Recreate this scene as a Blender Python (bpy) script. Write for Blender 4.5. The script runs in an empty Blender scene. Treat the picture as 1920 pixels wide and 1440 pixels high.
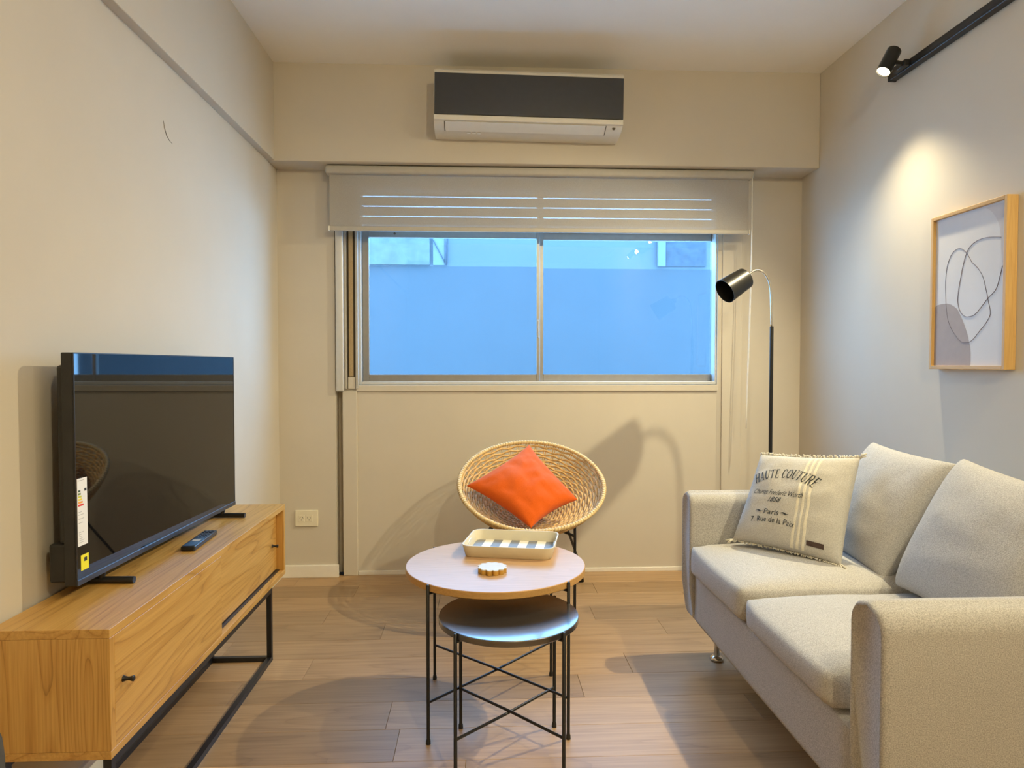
import bpy, bmesh, math, random
import numpy as np
from mathutils import Vector, Matrix, noise

random.seed(7)
SC = bpy.context.scene
COL = SC.collection
PI = math.pi

# ------------------------------------------------------------------ camera
CAM_H = 1.15
F_PX = 1280.0                      # 24 mm on a 36 mm sensor, 1920 px wide
_psi = math.atan(60 / 1280.0)
_th = math.atan(36 / math.hypot(1280, 60))
FW = np.array([math.sin(_psi) * math.cos(_th), math.cos(_psi) * math.cos(_th), -math.sin(_th)])
RT = np.array([math.cos(_psi), -math.sin(_psi), 0.0])
UP = np.cross(RT, FW)
CP = np.array([0, 0, CAM_H])
cam = bpy.data.cameras.new('camera')
cam.lens = 24.0
cam.sensor_width = 36.0
cam.clip_start = 0.02
camo = bpy.data.objects.new('camera', cam)
COL.objects.link(camo)
camo.matrix_world = Matrix(((RT[0], UP[0], -FW[0], CP[0]), (RT[1], UP[1], -FW[1], CP[1]),
                            (RT[2], UP[2], -FW[2], CP[2]), (0, 0, 0, 1)))
SC.camera = camo


def _on(axis, val, px, py):
    d = FW * F_PX + RT * (px - 960) - UP * (py - 720)
    t = (val - CP[axis]) / d[axis]
    return CP + d * t


def at_x(px, py, X): return _on(0, X, px, py)
def at_y(px, py, Y): return _on(1, Y, px, py)
def at_z(px, py, Z): return _on(2, Z, px, py)


# ------------------------------------------------------------------ world, lights, exposure
SKY = 18.5
w = bpy.data.worlds.new('sky')
SC.world = w
w.use_nodes = True
w.node_tree.nodes['Background'].inputs[0].default_value = (0.23, 0.53, 1.0, 1)
w.node_tree.nodes['Background'].inputs[1].default_value = SKY
SC.view_settings.view_transform = 'Standard'
SC.view_settings.look = 'None'
SC.view_settings.gamma = 1.0
SC.view_settings.exposure = 0.0
SC.view_settings.use_curve_mapping = False
try:
    SC.cycles.use_denoising = True
    SC.cycles.max_bounces = 12
    SC.cycles.diffuse_bounces = 6
    SC.cycles.transparent_max_bounces = 16
    SC.cycles.sample_clamp_indirect = 6.0
    SC.cycles.caustics_reflective = False
    SC.cycles.caustics_refractive = False
except Exception:
    pass

WARM = (1.0, 0.86, 0.55)


def light(name, kind, loc, energy, color, target=None, **kw):
    l = bpy.data.lights.new(name, kind)
    l.energy = energy
    l.color = color
    for k, v in kw.items():
        setattr(l, k, v)
    o = bpy.data.objects.new(name, l)
    COL.objects.link(o)
    o.location = loc
    if target is not None:
        o.rotation_euler = (Vector(target) - Vector(loc)).to_track_quat('-Z', 'Y').to_euler()
    return o


# sampling portal in the window opening (guides sky sampling, gives off nothing itself)
prt = light('window_portal', 'AREA', (0.33, 3.93, 1.55), 1, (1, 1, 1), target=(0.33, 0, 1.55), shape='RECTANGLE', size=2.2, size_y=1.1)
prt.data.cycles.is_portal = True

# the track lamps of the room, then an added fill globe behind the camera
SPOT_P = Vector((1.640, 2.745, 2.335))
SPOT_D = Vector((-0.49, -0.13, -0.86)).normalized()
SPOT_AIM = Vector((-0.55, 0.0, -0.835)).normalized()      # the beam leans out of the wide lens towards the seats
light('track_spot_lamp', 'SPOT', SPOT_P, 160, WARM, target=SPOT_P + SPOT_AIM, spot_size=math.radians(132), spot_blend=1.0, shadow_soft_size=0.018)
# three more heads further along the same rail; their reflections show in the right window pane
HEADS = [(Vector((1.640, 1.13, 2.335)), Vector((-0.46, 0.62, -0.64)).normalized(), 84),
         (Vector((1.640, 0.53, 2.335)), Vector((-0.60, 0.35, -0.72)).normalized(), 22),
         (Vector((1.640, 0.08, 2.335)), Vector((-0.70, 0.10, -0.70)).normalized(), 22)]
for hp, hd, he in HEADS:
    light('track_spot_lamp', 'SPOT', hp, he, WARM, target=hp + hd, spot_size=math.radians(96 if he > 60 else 130), spot_blend=1.0, shadow_soft_size=0.018)
FILL_GLOBE = (0.70, -0.35, 2.53)
light('added_fill_lamp', 'POINT', FILL_GLOBE, 80, WARM, shadow_soft_size=0.035)  # invented fill light for the near side and the beam, no known lamp

# ------------------------------------------------------------------ materials
MATS = {}


def nodes_of(name):
    m = bpy.data.materials.new(name)
    m.use_nodes = True
    nt = m.node_tree
    b = nt.nodes['Principled BSDF']
    return m, nt, b


def L(nt, a, b): nt.links.new(a, b)


def ramp(nt, fac, stops):
    r = nt.nodes.new('ShaderNodeValToRGB')
    e = r.color_ramp.elements
    while len(e) > 1:
        e.remove(e[-1])
    e[0].position = stops[0][0]; e[0].color = (*stops[0][1], 1)
    for p, c in stops[1:]:
        k = e.new(p); k.color = (*c, 1)
    L(nt, fac, r.inputs[0])
    return r.outputs[0]


def math_n(nt, op, a, b=None):
    n = nt.nodes.new('ShaderNodeMath'); n.operation = op
    for i, v in enumerate((a, b)):
        if v is None: continue
        if isinstance(v, (int, float)): n.inputs[i].default_value = v
        else: L(nt, v, n.inputs[i])
    return n.outputs[0]


def coords(nt, scale, kind='Object', rand=False):
    tc = nt.nodes.new('ShaderNodeTexCoord')
    mp = nt.nodes.new('ShaderNodeMapping')
    mp.inputs['Scale'].default_value = scale
    L(nt, tc.outputs[kind], mp.inputs[0])
    if rand:
        oi = nt.nodes.new('ShaderNodeObjectInfo')
        cb = nt.nodes.new('ShaderNodeCombineXYZ')
        for i, k in enumerate((37.0, 91.0, 53.0)):
            L(nt, math_n(nt, 'MULTIPLY', oi.outputs['Random'], k), cb.inputs[i])
        L(nt, cb.outputs[0], mp.inputs['Location'])
        return mp.outputs[0], oi.outputs['Random']
    return mp.outputs[0]


def noise_n(nt, vec, scale, detail=3.0, rough=0.55, dist=0.0):
    n = nt.nodes.new('ShaderNodeTexNoise')
    n.inputs['Scale'].default_value = scale
    n.inputs['Detail'].default_value = detail
    n.inputs['Roughness'].default_value = rough
    n.inputs['Distortion'].default_value = dist
    L(nt, vec, n.inputs['Vector'])
    return n.outputs[0]


def bump(nt, b, h, strength, dist=0.002):
    n = nt.nodes.new('ShaderNodeBump')
    n.inputs['Strength'].default_value = strength
    n.inputs['Distance'].default_value = dist
    L(nt, h, n.inputs['Height'])
    L(nt, n.outputs[0], b.inputs['Normal'])


def mixc(nt, fac, a, bcol, mode='MIX'):
    n = nt.nodes.new('ShaderNodeMix'); n.data_type = 'RGBA'; n.blend_type = mode
    for i, v in ((0, fac), (6, a), (7, bcol)):
        if isinstance(v, (int, float)): n.inputs[i].default_value = v
        elif isinstance(v, tuple): n.inputs[i].default_value = (*v, 1)
        else: L(nt, v, n.inputs[i])
    return n.outputs[2]


def plain(name, col, rough=0.5, metal=0.0, spec=0.5, vary=0.06, nscale=30, bmp=0.0, emit=None, coat=0):
    m, nt, b = nodes_of(name)
    n = noise_n(nt, coords(nt, (1, 1, 1)), nscale, 4)
    lo = tuple(max(0, c * (1 - vary)) for c in col); hi = tuple(min(1, c * (1 + vary)) for c in col)
    L(nt, ramp(nt, n, [(0.3, lo), (0.7, hi)]), b.inputs['Base Color'])
    b.inputs['Roughness'].default_value = rough
    b.inputs['Metallic'].default_value = metal
    b.inputs['Specular IOR Level'].default_value = spec
    b.inputs['Coat Weight'].default_value = coat
    if bmp: bump(nt, b, n, bmp)
    if emit:
        b.inputs['Emission Color'].default_value = (*emit[0], 1)
        b.inputs['Emission Strength'].default_value = emit[1]
    MATS[name] = m
    return m


def fabric(name, c1, c2, scale=420, bmp=0.5, rough=0.95, vary=True):
    m, nt, b = nodes_of(name)
    v = coords(nt, (1, 1, 1))
    a = noise_n(nt, v, scale, 2, 0.7)
    big = noise_n(nt, v, 6, 2)
    c = ramp(nt, a, [(0.36, c1), (0.64, c2)])
    c = mixc(nt, math_n(nt, 'MULTIPLY', big, 0.12), c, tuple(x * 0.7 for x in c1))
    L(nt, c, b.inputs['Base Color'])
    b.inputs['Roughness'].default_value = rough
    b.inputs['Specular IOR Level'].default_value = 0.15
    b.inputs['Sheen Weight'].default_value = 0.15
    bump(nt, b, a, bmp, 0.001)
    MATS[name] = m
    return m


def wood(name, light_c, mid_c, dark_c, axis, scale=1.0, lines=14.0, rough=0.4, rand=False, stretch=9.0, line_amt=0.55, coat=0.0, kind='Object'):
    """grain runs along axis (0,1,2)"""
    m, nt, b = nodes_of(name)
    s = [1.0 * scale * 3.2] * 3
    s[axis] = s[axis] / stretch
    rnd = None
    if rand: v, rnd = coords(nt, tuple(s), kind, True)
    else: v = coords(nt, tuple(s), kind)
    n = noise_n(nt, v, 1.6, 1.5, 0.4, 0.25)
    ring = math_n(nt, 'FRACT', math_n(nt, 'MULTIPLY', n, lines))
    s2 = [90.0 * scale] * 3; s2[axis] = 2.5 * scale
    v2 = coords(nt, tuple(s2), kind, True)[0] if rand else coords(nt, tuple(s2), kind)
    fib = noise_n(nt, v2, 1.0, 3, 0.6)
    c = ramp(nt, ring, [(0.0, dark_c), (0.10, mid_c), (0.45, light_c), (0.85, light_c), (1.0, mid_c)])
    c = mixc(nt, 1 - line_amt, c, light_c)
    fc = ramp(nt, fib, [(0.35, tuple(x * 0.78 for x in mid_c)), (0.62, light_c)])
    c = mixc(nt, 0.42, c, fc)
    if rnd is not None:
        h = nt.nodes.new('ShaderNodeHueSaturation')
        mr = nt.nodes.new('ShaderNodeMapRange')
        mr.inputs[3].default_value = 0.80; mr.inputs[4].default_value = 1.16
        L(nt, rnd, mr.inputs[0]); L(nt, mr.outputs[0], h.inputs['Value'])
        L(nt, c, h.inputs['Color'])
        c = h.outputs[0]
    L(nt, c, b.inputs['Base Color'])
    b.inputs['Roughness'].default_value = rough
    b.inputs['Coat Weight'].default_value = coat
    bump(nt, b, fib, 0.12, 0.0006)
    MATS[name] = m
    return m


plain('wall_paint', (0.60, 0.55, 0.465), 0.75, spec=0.25, vary=0.02, nscale=3, bmp=0.02)
plain('ceiling_paint', (0.90, 0.885, 0.85), 0.85, spec=0.2, vary=0.015, nscale=3)
plain('trim_white', (0.80, 0.77, 0.70), 0.45, vary=0.02)
plain('panel_paint', (0.60, 0.55, 0.465), 0.6, spec=0.3, vary=0.02, nscale=4)
plain('crack_dark', (0.25, 0.22, 0.18), 0.9)
plain('aluminium', (0.36, 0.355, 0.34), 0.38, metal=0.75, vary=0.04)
plain('alu_light', (0.66, 0.66, 0.64), 0.4, metal=0.3, vary=0.03)
plain('black_metal', (0.012, 0.012, 0.013), 0.38, vary=0.2)
plain('black_plastic', (0.014, 0.014, 0.015), 0.32, vary=0.2)
plain('tv_shell', (0.016, 0.015, 0.014), 0.45, vary=0.2)
plain('dark_gunmetal', (0.05, 0.052, 0.058), 0.3, metal=0.4, vary=0.1)
plain('chrome', (0.75, 0.75, 0.75), 0.14, metal=1.0, vary=0.03)
plain('nickel', (0.62, 0.58, 0.5), 0.25, metal=1.0, vary=0.03)
plain('ac_white', (0.70, 0.665, 0.58), 0.4, vary=0.02)
plain('ac_panel', (0.036, 0.036, 0.038), 0.33, vary=0.05)
plain('outlet_cream', (0.78, 0.73, 0.58), 0.4, vary=0.02)
plain('slot_dark', (0.12, 0.10, 0.07), 0.8)
plain('sticker_white', (0.86, 0.86, 0.84), 0.5, vary=0.01)
plain('sticker_yellow', (0.88, 0.80, 0.03), 0.5, vary=0.02)
plain('print_dark', (0.03, 0.035, 0.04), 0.8)
plain('print_grey', (0.45, 0.45, 0.45), 0.8)
plain('bar_dark_green', (0.06, 0.10, 0.05), 0.6)
plain('bar_green', (0.16, 0.22, 0.05), 0.6)
plain('bar_lime', (0.62, 0.62, 0.05), 0.6)
plain('bar_yellow', (0.85, 0.66, 0.05), 0.6)
plain('bar_orange', (0.85, 0.36, 0.06), 0.6)
plain('bar_red', (0.75, 0.05, 0.03), 0.6)
plain('rattan', (0.66, 0.44, 0.18), 0.55, vary=0.28, nscale=60)
plain('rattan_rim', (0.74, 0.56, 0.28), 0.55, vary=0.2, nscale=90)
plain('tray_cream', (0.66, 0.60, 0.45), 0.45, vary=0.02)
plain('tray_base', (0.78, 0.75, 0.66), 0.4, vary=0.02)
plain('tray_grey', (0.19, 0.20, 0.215), 0.4, vary=0.05)
plain('coaster_side', (0.62, 0.40, 0.10), 0.28, metal=0.75, vary=0.15)
plain('coaster_top', (0.62, 0.60, 0.55), 0.22, vary=0.04)
plain('paper', (0.62, 0.60, 0.585), 0.55, vary=0.01)
plain('art_grey', (0.36, 0.315, 0.305), 0.7, vary=0.03)
plain('art_rose', (0.56, 0.525, 0.52), 0.7, vary=0.02)
plain('ink_line', (0.12, 0.10, 0.13), 0.7)
plain('lens_glow', (1, 0.9, 0.7), 0.4, emit=((1.0, 0.86, 0.55), 14.0))
plain('lamp_panel_glow', (1, 0.9, 0.7), 0.4, emit=(WARM, 3.0))
plain('bulb_white', (0.7, 0.68, 0.62), 0.4)
plain('lamp_black', (0.016, 0.015, 0.013), 0.36, metal=0.3, vary=0.1)
plain('shutter_pvc', (0.45, 0.425, 0.38), 0.5, vary=0.03)
plain('belt_tan', (0.40, 0.29, 0.15), 0.8, vary=0.1, nscale=200)
plain('cord_white', (0.75, 0.72, 0.64), 0.5)
plain('outside_plaster', (0.076, 0.088, 0.086), 0.9, vary=0.18, nscale=9, bmp=0.6)
plain('outside_smooth', (0.066, 0.080, 0.090), 0.9, vary=0.03, nscale=2)
plain('outside_pale', (0.10, 0.12, 0.12), 0.9, vary=0.04, nscale=2)
plain('outside_dark', (0.038, 0.048, 0.06), 0.9, vary=0.2, nscale=14)
plain('outside_ground', (0.78, 0.75, 0.70), 0.9, vary=0.1)
plain('brown_leather', (0.055, 0.03, 0.022), 0.6)
plain('chair_fabric_dark', (0.06, 0.06, 0.062), 0.9)
fabric('sofa_fabric', (0.33, 0.318, 0.30), (0.57, 0.555, 0.53), 400, 0.7)
fabric('sofa_pillow_fabric', (0.33, 0.318, 0.30), (0.54, 0.525, 0.50), 400, 0.7)
fabric('orange_fabric', (0.60, 0.092, 0.006), (0.73, 0.125, 0.010), 500, 0.3)
fabric('canvas', (0.43, 0.41, 0.37), (0.58, 0.56, 0.51), 380, 0.5)
fabric('canvas_stripe', (0.66, 0.61, 0.48), (0.75, 0.70, 0.57), 300, 0.4)
fabric('fringe_cotton', (0.60, 0.56, 0.47), (0.74, 0.70, 0.60), 200, 0.4)
LT, MD, DK = (0.60, 0.345, 0.095), (0.47, 0.235, 0.048), (0.19, 0.08, 0.014)
wood('oak_y', LT, MD, DK, 1, 1.5, 18, 0.34, line_amt=0.8, stretch=12)
wood('oak_z', LT, MD, DK, 2, 2.2, 20, 0.4, line_amt=0.9, stretch=16)
wood('oak_x', LT, MD, DK, 0, 1.5, 12, 0.4, line_amt=0.5)
wood('frame_wood_y', (0.60, 0.38, 0.14), (0.52, 0.30, 0.09), (0.4, 0.21, 0.05), 1, 4, 6, 0.5, line_amt=0.3)
wood('frame_wood_z', (0.60, 0.38, 0.14), (0.52, 0.30, 0.09), (0.4, 0.21, 0.05), 2, 4, 6, 0.5, line_amt=0.3)
wood('table_oak', (0.56, 0.36, 0.20), (0.48, 0.29, 0.15), (0.34, 0.19, 0.09), 0, 3.0, 18, 0.30, line_amt=0.45)
wood('edge_oak', (0.58, 0.34, 0.12), (0.50, 0.27, 0.085), (0.36, 0.18, 0.05), 0, 3.0, 10, 0.4, line_amt=0.3)
wood('table_black', (0.030, 0.028, 0.028), (0.022, 0.02, 0.02), (0.01, 0.01, 0.01), 0, 3.0, 18, 0.35, line_amt=0.45, coat=1.0)
for _n in MATS['table_black'].node_tree.nodes:
    if _n.type == 'BSDF_PRINCIPLED':
        _n.inputs['Coat IOR'].default_value = 2.3; _n.inputs['Coat Roughness'].default_value = 0.13
wood('floor_wood', (0.44, 0.282, 0.145), (0.34, 0.206, 0.098), (0.18, 0.100, 0.045), 0, 1.3, 9, 0.40, rand=True, stretch=9, line_amt=0.5)

m, nt, b = nodes_of('tv_glass')
b.inputs['Base Color'].default_value = (0.004, 0.004, 0.0045, 1)
n_ = noise_n(nt, coords(nt, (1, 1, 1)), 3, 1)
L(nt, ramp(nt, n_, [(0.3, (0.003, 0.003, 0.0035)), (0.7, (0.005, 0.005, 0.0055))]), b.inputs['Base Color'])
b.inputs['Roughness'].default_value = 0.025
b.inputs['IOR'].default_value = 1.55
MATS['tv_glass'] = m


def pane_mat(name, transp, tint, transl, tcol, gloss=0.10):
    m = bpy.data.materials.new(name); m.use_nodes = True
    nt = m.node_tree; nt.nodes.clear()
    out = nt.nodes.new('ShaderNodeOutputMaterial')
    tr = nt.nodes.new('ShaderNodeBsdfTransparent'); tr.inputs[0].default_value = (*[transp * c for c in tint], 1)
    tl = nt.nodes.new('ShaderNodeBsdfTranslucent')
    nz = noise_n(nt, coords(nt, (1, 1, 1)), 2.0, 1)
    L(nt, ramp(nt, nz, [(0.3, tuple(transl * c * 0.97 for c in tcol)), (0.7, tuple(transl * c * 1.03 for c in tcol))]), tl.inputs[0])
    ad = nt.nodes.new('ShaderNodeAddShader')
    L(nt, tr.outputs[0], ad.inputs[0]); L(nt, tl.outputs[0], ad.inputs[1])
    gl = nt.nodes.new('ShaderNodeBsdfGlossy'); gl.inputs['Roughness'].default_value = gloss
    fr = nt.nodes.new('ShaderNodeFresnel'); fr.inputs[0].default_value = 1.45
    geo = nt.nodes.new('ShaderNodeNewGeometry')
    # same reflectance on the way in and out of the thin pane (the rays are not bent inside it)
    L(nt, math_n(nt, 'SUBTRACT', 1.45, math_n(nt, 'MULTIPLY', geo.outputs['Backfacing'], 1.45 - 1 / 1.45)), fr.inputs[0])
    mx = nt.nodes.new('ShaderNodeMixShader')
    L(nt, fr.outputs[0], mx.inputs[0]); L(nt, ad.outputs[0], mx.inputs[1]); L(nt, gl.outputs[0], mx.inputs[2])
    L(nt, mx.outputs[0], out.inputs[0])
    MATS[name] = m


pane_mat('clear_glass', 0.96, (0.97, 1, 1), 0.0, (1, 1, 1), 0.0)
pane_mat('frosted_film', 0.77, (0.97, 1, 1), 0.006, (0.75, 0.95, 1.0), 0.0)

m = bpy.data.materials.new('sheer_fabric'); m.use_nodes = True
nt = m.node_tree; nt.nodes.clear()
out = nt.nodes.new('ShaderNodeOutputMaterial')
df = nt.nodes.new('ShaderNodeBsdfDiffuse')
wv = noise_n(nt, coords(nt, (1, 1, 1)), 500, 2)
L(nt, ramp(nt, wv, [(0.3, (0.365, 0.34, 0.305)), (0.7, (0.43, 0.405, 0.365))]), df.inputs[0])
tl = nt.nodes.new('ShaderNodeBsdfTranslucent'); tl.inputs[0].default_value = (0.02, 0.019, 0.017, 1)
ad = nt.nodes.new('ShaderNodeAddShader'); L(nt, df.outputs[0], ad.inputs[0]); L(nt, tl.outputs[0], ad.inputs[1])
tr = nt.nodes.new('ShaderNodeBsdfTransparent')
mx = nt.nodes.new('ShaderNodeMixShader'); mx.inputs[0].default_value = 0.07
L(nt, ad.outputs[0], mx.inputs[1]); L(nt, tr.outputs[0], mx.inputs[2]); L(nt, mx.outputs[0], out.inputs[0])
MATS['sheer_fabric'] = m

# ------------------------------------------------------------------ mesh helpers


def finish(name, bm, mat, parent=None, smooth=False, kind=None, angle=None):
    if parent is not None:
        bmesh.ops.translate(bm, verts=bm.verts, vec=-parent.get('_org', Vector(parent.location)) if False else -Vector(ORG.get(parent.name, parent.location)))
    bmesh.ops.recalc_face_normals(bm, faces=bm.faces)
    me = bpy.data.meshes.new(name)
    bm.to_mesh(me); bm.free()
    o = bpy.data.objects.new(name, me)
    COL.objects.link(o)
    if mat: me.materials.append(MATS[mat])
    if smooth:
        me.shade_smooth()
        if angle:
            me.set_sharp_from_angle(angle=math.radians(angle))
    if parent is not None:
        o.parent = parent
        g = ORG.get(parent.name)
        ORG[o.name] = Vector(ORG.get(parent.name, parent.location))
    if kind: o['kind'] = kind
    return o


ORG = {}


def B(): return bmesh.new()


def box(bm, x0, x1, y0, y1, z0, z1):
    vs = [bm.verts.new((x, y, z)) for z in (z0, z1) for y in (y0, y1) for x in (x0, x1)]
    for f in ((0, 2, 3, 1), (4, 5, 7, 6), (0, 1, 5, 4), (2, 6, 7, 3), (0, 4, 6, 2), (1, 3, 7, 5)):
        bm.faces.new([vs[i] for i in f])
    return vs


def rbox(bm, x0, x1, y0, y1, z0, z1, r=0.005, seg=2):
    t = bmesh.new()
    box(t, x0, x1, y0, y1, z0, z1)
    bmesh.ops.bevel(t, geom=t.edges[:], offset=r, segments=seg, profile=0.5, affect='EDGES')
    merge(bm, t)


def merge(bm, t, mat=None):
    me = bpy.data.meshes.new('tmp'); t.to_mesh(me); t.free()
    if mat is not None: me.transform(mat)
    bm.from_mesh(me); bpy.data.meshes.remove(me)


def tube(bm, pts, r, n=8, closed=False, caps=True, flat=1.0):
    pts = [Vector(p) for p in pts]
    N = len(pts)
    rings = []
    ref = None
    for i, p in enumerate(pts):
        if closed: t = pts[(i + 1) % N] - pts[i - 1]
        else: t = pts[min(i + 1, N - 1)] - pts[max(i - 1, 0)]
        t.normalize()
        if ref is None:
            ref = Vector((0, 0, 1)) if abs(t.z) < 0.9 else Vector((1, 0, 0))
        a = ref - t * ref.dot(t)
        if a.length < 1e-5: a = t.orthogonal()
        a.normalize(); bb = t.cross(a)
        ref = a
        rr = r[i] if isinstance(r, (list, tuple)) else r
        rings.append([bm.verts.new(p + (a * math.cos(k * 2 * PI / n) * flat + bb * math.sin(k * 2 * PI / n)) * rr) for k in range(n)])
    for i in range(N if closed else N - 1):
        A, Bq = rings[i], rings[(i + 1) % N]
        for k in range(n):
            bm.faces.new((A[k], A[(k + 1) % n], Bq[(k + 1) % n], Bq[k]))
    if caps and not closed:
        bm.faces.new(rings[0][::-1]); bm.faces.new(rings[-1])


def lathe(bm, prof, n=32, mat=None, cap0=True, cap1=True):
    """prof: list of (radius, z)"""
    t = bmesh.new()
    rings = [[t.verts.new((r * math.cos(k * 2 * PI / n), r * math.sin(k * 2 * PI / n), z)) for k in range(n)] for r, z in prof]
    for A, Bq in zip(rings, rings[1:]):
        for k in range(n):
            t.faces.new((A[k], A[(k + 1) % n], Bq[(k + 1) % n], Bq[k]))
    if cap0: t.faces.new(rings[0][::-1])
    if cap1: t.faces.new(rings[-1])
    merge(bm, t, mat)


def prism(bm, pts, axis, a0, a1):
    """2D polygon extruded along axis; pts give the other two coords in order"""
    def P(p, a):
        if axis == 0: return (a, p[0], p[1])
        if axis == 1: return (p[0], a, p[1])
        return (p[0], p[1], a)
    A = [bm.verts.new(P(p, a0)) for p in pts]
    C = [bm.verts.new(P(p, a1)) for p in pts]
    n = len(pts)
    bm.faces.new(A[::-1]); bm.faces.new(C)
    for i in range(n):
        bm.faces.new((A[i], A[(i + 1) % n], C[(i + 1) % n], C[i]))


def tag(o, label, cat, group=None):
    o['label'] = label; o['category'] = cat
    if group: o['group'] = group
    return o


def thing(name, label, cat, loc, group=None):
    o = bpy.data.objects.new(name, None)
    o.empty_display_size = 0.1
    COL.objects.link(o)
    o.location = loc
    ORG[o.name] = Vector(loc)
    return tag(o, label, cat, group)


def struct(name, bm, mat, label=None, parent=None, smooth=False):
    o = finish(name, bm, mat, parent, smooth)
    if parent is None:
        o['kind'] = 'structure'
        if label: o['label'] = label
    return o


# ------------------------------------------------------------------ room shell
XL, XR = -1.079, 1.790           # side walls
XU = -1.043                      # face of the upper left beam
YB, YW = 3.550, 3.745            # face of the beam over the window, window wall
YP = 3.715                       # left pier
ZC, ZB = 2.680, 2.187            # ceiling, underside of the beams
YF = -2.6                        # wall behind the camera

bm = B(); box(bm, XL - .2, XR + .2, YF - .2, 4.0, -.06, -.012)
floor = struct('floor', bm, 'slot_dark', 'warm brown wood plank floor of the living room')
# planks, each its own piece
PW, PLN = 0.178, 1.22
plank_meshes = {}


def plank_mesh(ln):
    k = round(ln, 3)
    if k not in plank_meshes:
        t = B(); g = 0.0004
        box(t, g, ln - g, g, PW - g, -.012, 0)
        top = [e for e in t.edges if all(abs(v.co.z) < 1e-6 for v in e.verts)]
        bmesh.ops.bevel(t, geom=top, offset=0.0008, segments=1, affect='EDGES')
        bmesh.ops.recalc_face_normals(t, faces=t.faces)
        me = bpy.data.meshes.new('plank'); t.to_mesh(me); t.free()
        me.materials.append(MATS['floor_wood'])
        plank_meshes[k] = me
    return plank_meshes[k]


rows = [3.74 - PW * i for i in range(1, 37)]
# known plank ends from the photograph for the nearer rows
ends = {0: .25, 1: -.63, 2: -.2, 3: .52, 4: -.42, 5: .20, 6: -.65, 7: .36, 8: -.3}
for i, y in enumerate(rows):
    x = XL - 1.22 + (ends[i] - XL) % PLN if i in ends else XL - random.random() * PLN
    while x < XR:
        a, c = max(x, XL), min(x + PLN, XR)
        if c - a > 0.02:
            o = bpy.data.objects.new('plank', plank_mesh(c - a))
            COL.objects.link(o); o.location = (a, y, 0); o.parent = floor
        x += PLN

bm = B(); box(bm, XL - .2, XR + .2, YF - .2, 4.0, ZC, ZC + .1)
struct('ceiling', bm, 'ceiling_paint', 'smooth off-white ceiling')
bm = B(); box(bm, XL - .15, XL, YF - .15, 4.0, -.02, ZC + .02)
wl = struct('wall_left', bm, 'wall_paint', 'beige painted wall behind the television')
bm = B(); box(bm, XR, XR + .15, YF - .15, 4.0, -.02, ZC + .02)
struct('wall_right', bm, 'wall_paint', 'beige painted wall behind the sofa')
bm = B(); box(bm, XL - .1, XR + .1, YF - .15, YF, -.02, ZC + .02)
struct('wall_front', bm, 'wall_paint', 'beige painted wall behind the viewpoint')
# thin curved crack on the left wall
bm = B()
pts = [at_x(x, y, XL) for x, y in ((306, 226), (308, 240), (312, 254), (317, 263), (323, 270))]
tube(bm, [(XL + .0004, p[1], p[2]) for p in pts], [.0008, .0022, .0022, .0016, .0005], 6)
finish('crack', bm, 'crack_dark', wl)

# window wall
WX0, WX1, WZ0, WZ1 = -0.668, 1.318, 1.040, 2.120
bm = B()
box(bm, XL, -.778, YP, 3.95, 0, ZB + .02)              # left pier
box(bm, -.778, -.742, 3.80, 3.95, 0, ZB + .02)         # bottom of the narrow recess
box(bm, -.742, WX1 + .001, YW, 3.95, 0, WZ0)           # panel below the window
box(bm, -.742, WX0, YW + .02, 3.85, WZ0, WZ1)          # left jamb
box(bm, WX1, XR, YW, 3.85, 0, ZB + .02)                # right part
box(bm, WX1 + .22, XR, 3.85, 3.95, 0, ZB + .02)        # opening widens behind the frame
box(bm, -.742, WX1, YW, 3.95, WZ1, ZB + .02)           # above the window
box(bm, XL, XR, YW, 3.95, ZB + .02, ZC)
struct('wall_back', bm, 'panel_paint', 'beige painted wall with the wide window')
bm = B(); rbox(bm, XL, XR, YB, YW + .05, ZB, ZC + .01, .004, 2)
struct('trim_1', bm, 'wall_paint', 'beige boxed beam above the window carrying the air conditioner', smooth=False)
bm = B(); rbox(bm, XL - .02, XU, YF, YB + .01, ZB + .003, ZC + .01, .003, 2)
struct('trim_2', bm, 'wall_paint', 'beige boxed beam along the top of the left wall')
bm = B(); rbox(bm, -.744, -.667, 3.728, YW + .01, 0, 1.008, .003, 2)
struct('trim_3', bm, 'panel_paint', 'narrow beige post left of the panel under the window')
xb0, xb1 = at_y(1352, 700, 3.74)[0], at_y(1391, 700, 3.74)[0]
bm = B(); rbox(bm, xb0 + .003, xb1 - .003, 3.737, YW + .01, 0.0, ZB, .003, 2)
struct('trim_4', bm, 'panel_paint', 'tall narrow beige board right of the window')
bm = B(); rbox(bm, WX0 - .004, WX1 + .002, YW - .012, YW + .08, WZ0 - .035, WZ0, .003, 2)
struct('trim_5', bm, 'panel_paint', 'slim beige sill strip under the window frame')
# baseboards
bm = B()
rbox(bm, XL, -.765, YP - .014, YP + .002, 0, .068, .003, 2)
struct('baseboard_pier', bm, 'trim_white', 'cream baseboard below the power outlet')
bm = B()
rbox(bm, -.665, WX1, YW - .008, YW + .002, 0, .022, .002, 2)
struct('baseboard_back', bm, 'trim_white', 'thin cream strip at the foot of the window wall')
bm = B(); rbox(bm, XL - .002, XL + .012, YF, YP, 0, .068, .003, 2)
struct('baseboard_left', bm, 'trim_white', 'cream baseboard along the left wall')
bm = B(); rbox(bm, XR - .012, XR + .002, YF, YW, 0, .068, .003, 2)
struct('baseboard_right', bm, 'trim_white', 'cream baseboard along the right wall')
bm = B(); rbox(bm, WX1 + .1, XR - .012, YW - .010, YW + .002, 0, .05, .003, 2)
struct('baseboard_back_right', bm, 'trim_white', 'cream baseboard in the corner behind the sofa')

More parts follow.
